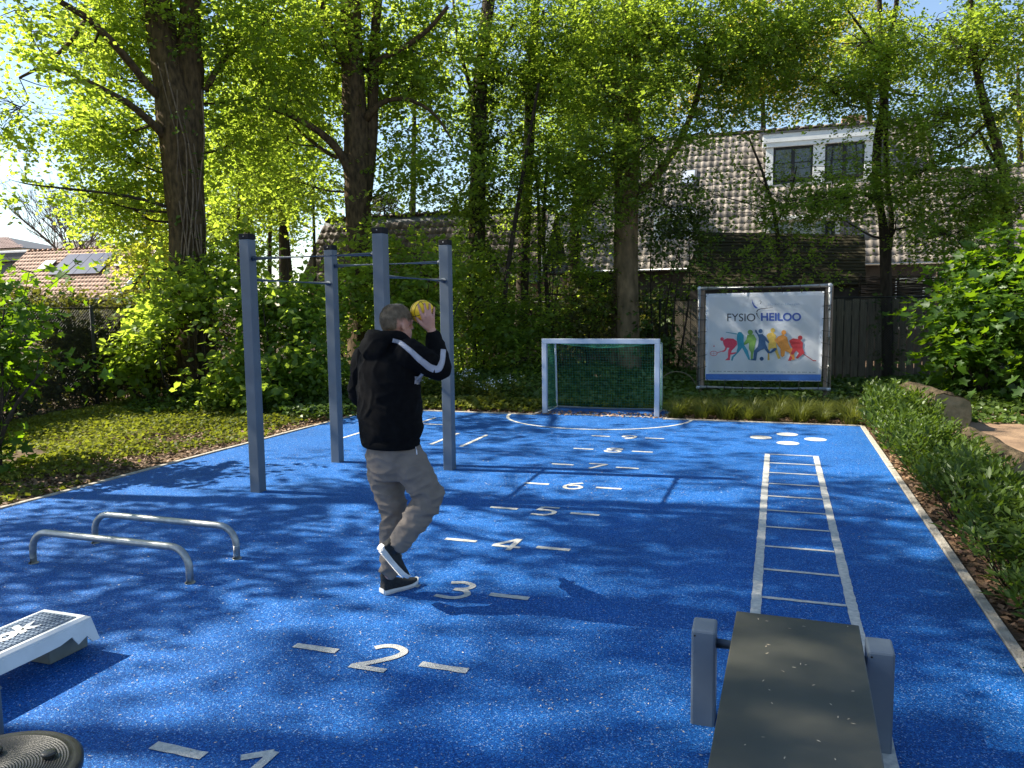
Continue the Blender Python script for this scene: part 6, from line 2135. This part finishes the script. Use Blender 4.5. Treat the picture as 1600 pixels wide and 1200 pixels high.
palmc = U_(669, 505, .005)
hand(bm, wrR, palmc,
     [(U_(661, 497, .0) - palmc, U_(654.5, 478, .03)), (U_(666.5, 494, -.005) - palmc, U_(663, 474.5, .03)), (U_(672, 494, .0) - palmc, U_(671, 475, .045)), (U_(676.5, 497, .015) - palmc, U_(678.5, 481, .07))],
     (U_(658, 505, .012), U_(648.5, 493, .04)), ballc)
# left hand, relaxed in front of the belly
pl_ = wrL + FV * .07 - UP * .04
hand(bm, wrL, pl_, [(RV * (-.03 + .02 * k) + FV * .01 - UP * .01, pl_ + RV * (-.03 + .022 * k) + FV * (.075 - .01 * abs(k - 1.3)) - UP * .055) for k in range(4)], (pl_ + RV * .045, pl_ + RV * .05 + FV * .05 - UP * .02))
body = remesh(bm, .0065, 3, .4)
put('body', body, M['skin'], man, True)

# -- hair: short, swept, slightly ragged cap
bm = bmesh.new()
bmesh.ops.create_icosphere(bm, subdivisions=5, radius=1.0)
kill = []
for v in bm.verts:
    d = v.co.copy()          # x = right, y = face, z = up
    lim = -.62 + .95 * max(0, d.y) ** 1.0 + (.16 if abs(d.x) > .75 else 0)
    lim = -.56 + .80 * max(0, d.y + .15) + .25 * max(0, abs(d.x) - .6)
    if d.z < lim or (abs(d.x) > .62 and d.z < .16 and -.42 < d.y < .5):
        kill.append(v)
        continue
    th = .004 + .009 * max(0, d.z) + .005 * noise.noise(Vector((d.x * 5 + d.y * 3, d.y * 4, d.z * 3)))
    th *= min(1, (d.z - lim) * 5 + .25)
    v.co = hc + UP * .022 - HF * .012 + HR * (d.x * (.071 + th)) + HF * (d.y * (.092 + th)) + UP * (d.z * (.090 + th))
bmesh.ops.delete(bm, geom=kill, context='VERTS')
put('hair', bm_mesh(bm), M['hair'], man, True)
# loose locks that follow the crown whorl
LP0, LP1 = [], []
hcen = hc + UP * .022 - HF * .012
for k in range(4200):
    a = random.uniform(0, 6.28); z = random.uniform(-.45, .98)
    rr = math.sqrt(max(0, 1 - z * z))
    d = Vector((rr * math.cos(a), rr * math.sin(a), z))
    if d.z < -.50 + .8 * max(0, d.y + .15) + .25 * max(0, abs(d.x) - .6) or (abs(d.x) > .62 and d.z < .22 and -.46 < d.y < .5):
        continue
    q_ = .006 + .009 * max(0, d.z)
    p = hcen + HR * (d.x * (.071 + q_)) + HF * (d.y * (.092 + q_)) + UP * (d.z * (.090 + q_))
    flow = (Vector((0, 0, -1)) + d * d.z * 1.0 + Vector((-d.y, d.x, 0)) * .35).normalized()
    e = p + (HR * flow.x + HF * flow.y + UP * flow.z) * random.uniform(.014, .034) + (HR * d.x + HF * d.y + UP * d.z) * random.uniform(-.006, .004)
    LP0.append(tuple(p)); LP1.append(tuple(e))
o = put('hair_locks', segs_mesh('hair_locks', LP0, LP1, .0013, .0004, 3), M['hair'], man)
o['kind'] = 'stuff'

# -- hoodie
bm = bmesh.new()
tor = [(U_(611, 696), .195, .15), (U_(611, 690), .200, .155), (U_(610, 683), .202, .158), (U_(610, 672), .218, .172), (U_(609, 640), .222, .175), (U_(607, 605), .222, .168), (U_(606, 575), .220, .155), (U_(607, 556), .205, .135), (U_(609, 542), .150, .108), (U_(611, 532), .100, .090), (U_(612, 526), .08, .08)]
loft(bm, [(c, RV * a, FV * b) for c, a, b in tor], 28)
limb(bm, [(shR - RV * .05 - UP * .035, .085), (shR + UP * -.01, .090), (shR.lerp(elR, .5) - UP * .01, .078), (elR + E_R * .006 - UP * .006, .066), (elR.lerp(wrR, .5), .056), (elR.lerp(wrR, .86), .046)])
limb(bm, [(shL + RV * .05 - UP * .04, .085), (shL, .082), (shL.lerp(elL, .5), .074), (elL, .064), (elL.lerp(wrL, .5), .056), (elL.lerp(wrL, .9), .045)])
limb(bm, [(elR.lerp(wrR, .80), .047), (elR.lerp(wrR, .97), .042)])
hd = neck - UP * .012
limb(bm, [(hd + RV * .085 + FV * .075 - UP * .06, .030), (hd + RV * .105 - FV * .01 + UP * .0, .036), (hd + RV * .07 - FV * .085 + UP * .015, .040), (hd - FV * .115 + UP * .008, .043), (hd - RV * .075 - FV * .08 + UP * .018, .040), (hd - RV * .108 - FV * .005 + UP * .005, .036), (hd - RV * .085 + FV * .075 - UP * .06, .030)])
ell(bm, hd - FV * .125 - UP * .045 - RV * .01, (RV * .115, FV * .052 + UP * .02, UP * .070))
ell(bm, hd - FV * .10 - UP * .005, (RV * .10, FV * .06, UP * .04))
hood = remesh(bm, .0085, 5, .5)
zh = U_(611, 690).z


def hoodie_w(c):
    n1 = noise.noise(Vector((c.x * 5, c.y * 5, c.z * 9)))
    v = Vector((c.x * 7 + c.z * 6, c.y * 7, c.z * 9 - c.x * 8))
    n2 = max(0, 1 - abs(noise.noise(v)) * 2.2) ** 2
    return .007 * n1 + .009 * n2


wrinkle(hood, hoodie_w)
ho = put('hoodie', hood, M['hoodie'], man, True)
bvh = BVHTree.FromPolygons([v.co.copy() for v in hood.vertices], [tuple(p.vertices) for p in hood.polygons])
# ribbed hem band
bm = bmesh.new()
rings = []
for py, a, b in ((697, .196, .152), (694, .203, .158), (687, .205, .160), (683.5, .198, .154)):
    rings.append((U_(610.5, py), RV * a, FV * b))
loft(bm, rings, 40)
put('hem_band', bm_mesh(bm), M['hoodie'], man, True)
bm = bmesh.new()
ax = (wrR - elR).normalized()
limb(bm, [(elR.lerp(wrR, .78), .0495), (elR.lerp(wrR, .96), .0455)])
put('cuff', bm_mesh(bm), M['hoodie'], man, True)


def strip(name, path, wd, m_, parent, off=.0035, n=10):
    """ribbon laid on the hoodie along points seen in the picture"""
    A = catmull([tuple(p) for p in path], n)
    bm = bmesh.new()
    prev = None
    rows = []
    for i, a in enumerate(A):
        a = Vector(a)
        t_ = Vector(A[min(i + 1, len(A) - 1)]) - Vector(A[max(i - 1, 0)])
        t_.normalize()
        view = (CAM - a).normalized()
        s_ = t_.cross(view).normalized()
        row = []
        for k in (-1, -.5, 0, .5, 1):
            w_ = wd[0] + (wd[1] - wd[0]) * i / (len(A) - 1) if hasattr(wd, '__len__') else wd
            q = a + s_ * (w_ / 2 * k)
            h_ = bvh.ray_cast(CAM, (q - CAM).normalized())
            loc, nn_ = (h_[0], h_[1]) if h_[0] is not None and (h_[0] - q).length < .12 else bvh.find_nearest(q)[:2]
            row.append(bm.verts.new(loc + nn_ * off))
        rows.append(row)
    for A2, B2 in zip(rows, rows[1:]):
        for k in range(4):
            bm.faces.new((A2[k], A2[k + 1], B2[k + 1], B2[k]))
    bmesh.ops.solidify(bm, geom=list(bm.faces), thickness=.002)
    return put(name, bm_mesh(bm), m_, parent, True)


SP = lambda L_: [U_(a, b, -.15) for a, b in L_]
strip('sleeve_stripe', SP([(613, 531.5), (622, 534), (631, 540), (643, 550), (652, 558.5), (661, 566), (671, 573.5), (679, 577)]), (.022, .043), M['stripe'], ho)
strip('sleeve_stripe', SP([(679, 577), (685, 576), (688.5, 571), (691, 562), (692.5, 546)]), (.040, .030), M['stripe'], ho)
strip('chest_patch', SP([(653, 588), (653, 593), (652.5, 600)]), .042, M['stripe'], ho)

# -- trousers
bm = bmesh.new()
pel = [(U_(611, 683), .170, .125), (U_(611, 700), .176, .130), (U_(612, 716), .176, .132), (U_(613, 732), .165, .128), (U_(613, 748), .140, .110)]
loft(bm, [(c, RV * a, FV * b) for c, a, b in pel], 24)
limb(bm, [(hipR + UP * .01, .100), (hipR.lerp(kneR, .35), .110), (hipR.lerp(kneR, .75), .094), (kneR, .084), (kneR.lerp(ankR, .30), .082), (kneR.lerp(ankR, .7), .070), (ankR + UP * .012, .060)])
limb(bm, [(hipL + UP * .01, .100), (hipL.lerp(kneL, .35), .108), (hipL.lerp(kneL, .75), .092), (kneL, .082), (kneL.lerp(ankL, .30), .078), (kneL.lerp(ankL, .7), .066), (kneL.lerp(ankL, .93), .056)])
tm_ = remesh(bm, .0085, 14, .6)


def ridge(v):
    return (1 - abs(noise.noise(v)) * 1.6) ** 2 if abs(noise.noise(v)) < .6 else 0.0


def tr_w(c):
    """cloth folds: sharp ridges slanting across the thighs, bunched at knees and ankles"""
    dk_ = (c - kneR).length; dl_ = (c - kneL).length; da = min((c - ankR).length, (c - ankL).length)
    dh = min((c - hipR).length, (c - hipL).length)
    amp = .004 + .010 * math.exp(-(dk_ / .15) ** 2) + .009 * math.exp(-(dl_ / .15) ** 2) + .011 * math.exp(-(da / .16) ** 2) + .006 * math.exp(-(dh / .16) ** 2)
    r1 = ridge(Vector((c.x * 5 + c.z * 5, c.y * 5, c.z * 13 - c.x * 6)))
    r2 = ridge(Vector((c.x * 9 - c.z * 9 + 5, c.y * 8, c.z * 20 + c.x * 8)))
    return amp * (1.5 * r1 + .9 * r2 - .9) + .004 * noise.noise(c * 5)


wrinkle(tm_, tr_w)
tro = put('trousers', tm_, M['trous'], man, True)
bv2 = BVHTree.FromPolygons([v.co.copy() for v in tm_.vertices], [tuple(p.vertices) for p in tm_.polygons])
zp = [bv2.ray_cast(CAM, (U_(a, b) - CAM).normalized()) for a, b in ((649, 698), (650.5, 704), (651, 710))]
if all(z[0] is not None for z in zp):
    tube('pocket_zip', [z[0] + z[1] * .002 for z in zp], .004, M['stripe'], tro, 6)


# -- shoes: built along a foot axis, sole and upper
def shoe(heel, toe, up):
    ax = (toe - heel); L_ = ax.length; ax.normalize()
    up = (up - ax * up.dot(ax)).normalized()
    sd_ = ax.cross(up).normalized()
    st_ = [(0.0, .026, .012), (.04, .034, .0), (.15, .037, .0), (.38, .035, .0), (.58, .045, .0), (.78, .047, .003), (.92, .036, .012), (1.0, .014, .022)]
    bm = bmesh.new()
    rr = []
    for t_, w_, z_ in st_:
        c = heel + ax * (L_ * t_)
        hh_ = .030 if t_ < .3 else .026
        rr.append([bm.verts.new(c + sd_ * (w_ * k) + up * (z_ + zz)) for k, zz in ((-.92, 0), (.92, 0), (1.08, hh_ * .55), (.95, hh_), (-.95, hh_), (-1.08, hh_ * .55))])
    for A2, B2 in zip(rr, rr[1:]):
        for k in range(6):
            bm.faces.new((A2[k], A2[(k + 1) % 6], B2[(k + 1) % 6], B2[k]))
    bm.faces.new(rr[0][::-1]); bm.faces.new(rr[-1])
    bmesh.ops.recalc_face_normals(bm, faces=bm.faces)
    sh_o = bpy.data.meshes.new('shoe_sole'); bm.to_mesh(sh_o); bm.free()
    # tread bars under the sole
    so = put('shoe_sole', sh_o, M['sole'], man)
    bmt = bmesh.new()
    for i in range(15):
        t_ = .12 + i * .052
        c = heel + ax * (L_ * t_) - up * .002
        w_ = np.interp(t_, [s[0] for s in st_], [s[1] for s in st_]) * .78
        mt_ = Matrix((sd_, ax, up)).transposed().to_4x4()
        mt_.translation = c
        bm_box(bmt, (-w_, -.0035, -.0015), (w_, .0035, .004), 0, mt_)
    put('tread_bars', bm_mesh(bmt), M['sole'], so)['kind'] = 'stuff'
    bm = bmesh.new()
    up_ = [(0.02, .028, .026, .060), (.06, .033, .024, .080), (.16, .035, .022, .088), (.28, .034, .022, .080), (.42, .035, .022, .064), (.58, .041, .022, .048), (.75, .043, .023, .036), (.90, .034, .026, .026), (.975, .018, .032, .014)]
    loft(bm, [(heel + ax * (L_ * t_) + up * (z_ + h_ * .35), sd_ * w_, up * (h_ * .65)) for t_, w_, z_, h_ in up_], 16)
    limb(bm, [(heel + ax * (L_ * .15) + up * .06, .036), (heel + ax * (L_ * .13) + up * .115, .038)])
    uo = remesh(bm, .006, 3, .4)
    u2 = put('shoe', uo, M['shoe'], man, True)
    return ax, up, sd_, L_


# standing (left) foot on the floor, turned right and away
hL, tL = on_z(594, 930, 0.0), on_z(648, 914, 0.0)
aL = (tL - hL).normalized()
hL = hL + aL * .01
shoe(hL + Vector((0, 0, .001)), hL + aL * .275 + Vector((0, 0, .001)), UP)
# lifted (right) foot: toe down on the floor, heel up
tR = pt(634, 909, 4.60)
hR = pt(590, 858, 4.50)
aR = (tR - hR).normalized()
shoe(hR, hR + aR * .285, (E_R * .75 + UP * .45 + E_F * .42))
bm = bmesh.new()
limb(bm, [(ankL + UP * .03, .040), (hL + aL * .05 + UP * .11, .036)])
put('sock', bm_mesh(bm), M['black'], man, True)
bm = bmesh.new()
limb(bm, [(ankR + UP * .02, .046), (hR + aR * .06 + (E_R * .75 + UP * .45 + E_F * .42).normalized() * .07, .042)])
put('sock', bm_mesh(bm), M['black'], man, True)

# -- ball
bl_o = thing('ball', 'small yellow rubber ball with thin dark seams in the raised hand', 'ball', ballc)
bm = bmesh.new()
bmesh.ops.create_uvsphere(bm, u_segments=40, v_segments=24, radius=BR_)
bmesh.ops.translate(bm, vec=ballc, verts=bm.verts)
put('skin', bm_mesh(bm), M['ballm'], bl_o, True)
ba = (E_R * .75 + UP * .35 + E_F * .45).normalized()
bb = ba.cross(UP).normalized(); bc_ = ba.cross(bb)
for f, a, b in ((0, ba, bb), (0, bb, bc_), (0, ba, bc_)):
    tube('seam', [ballc + (a * math.cos(t_) + b * math.sin(t_)) * (BR_ + .0002) for t_ in np.linspace(0, 2 * math.pi, 49)], .0018, M['black'], bl_o, 6)
for s_ in (-1, 1):
    tube('seam', [ballc + (bb * (s_ * .45) + (ba * math.cos(t_) + bc_ * math.sin(t_)) * .893) * (BR_ + .0002) for t_ in np.linspace(0, 2 * math.pi, 49)], .0018, M['black'], bl_o, 6)

bpy.context.view_layer.update()
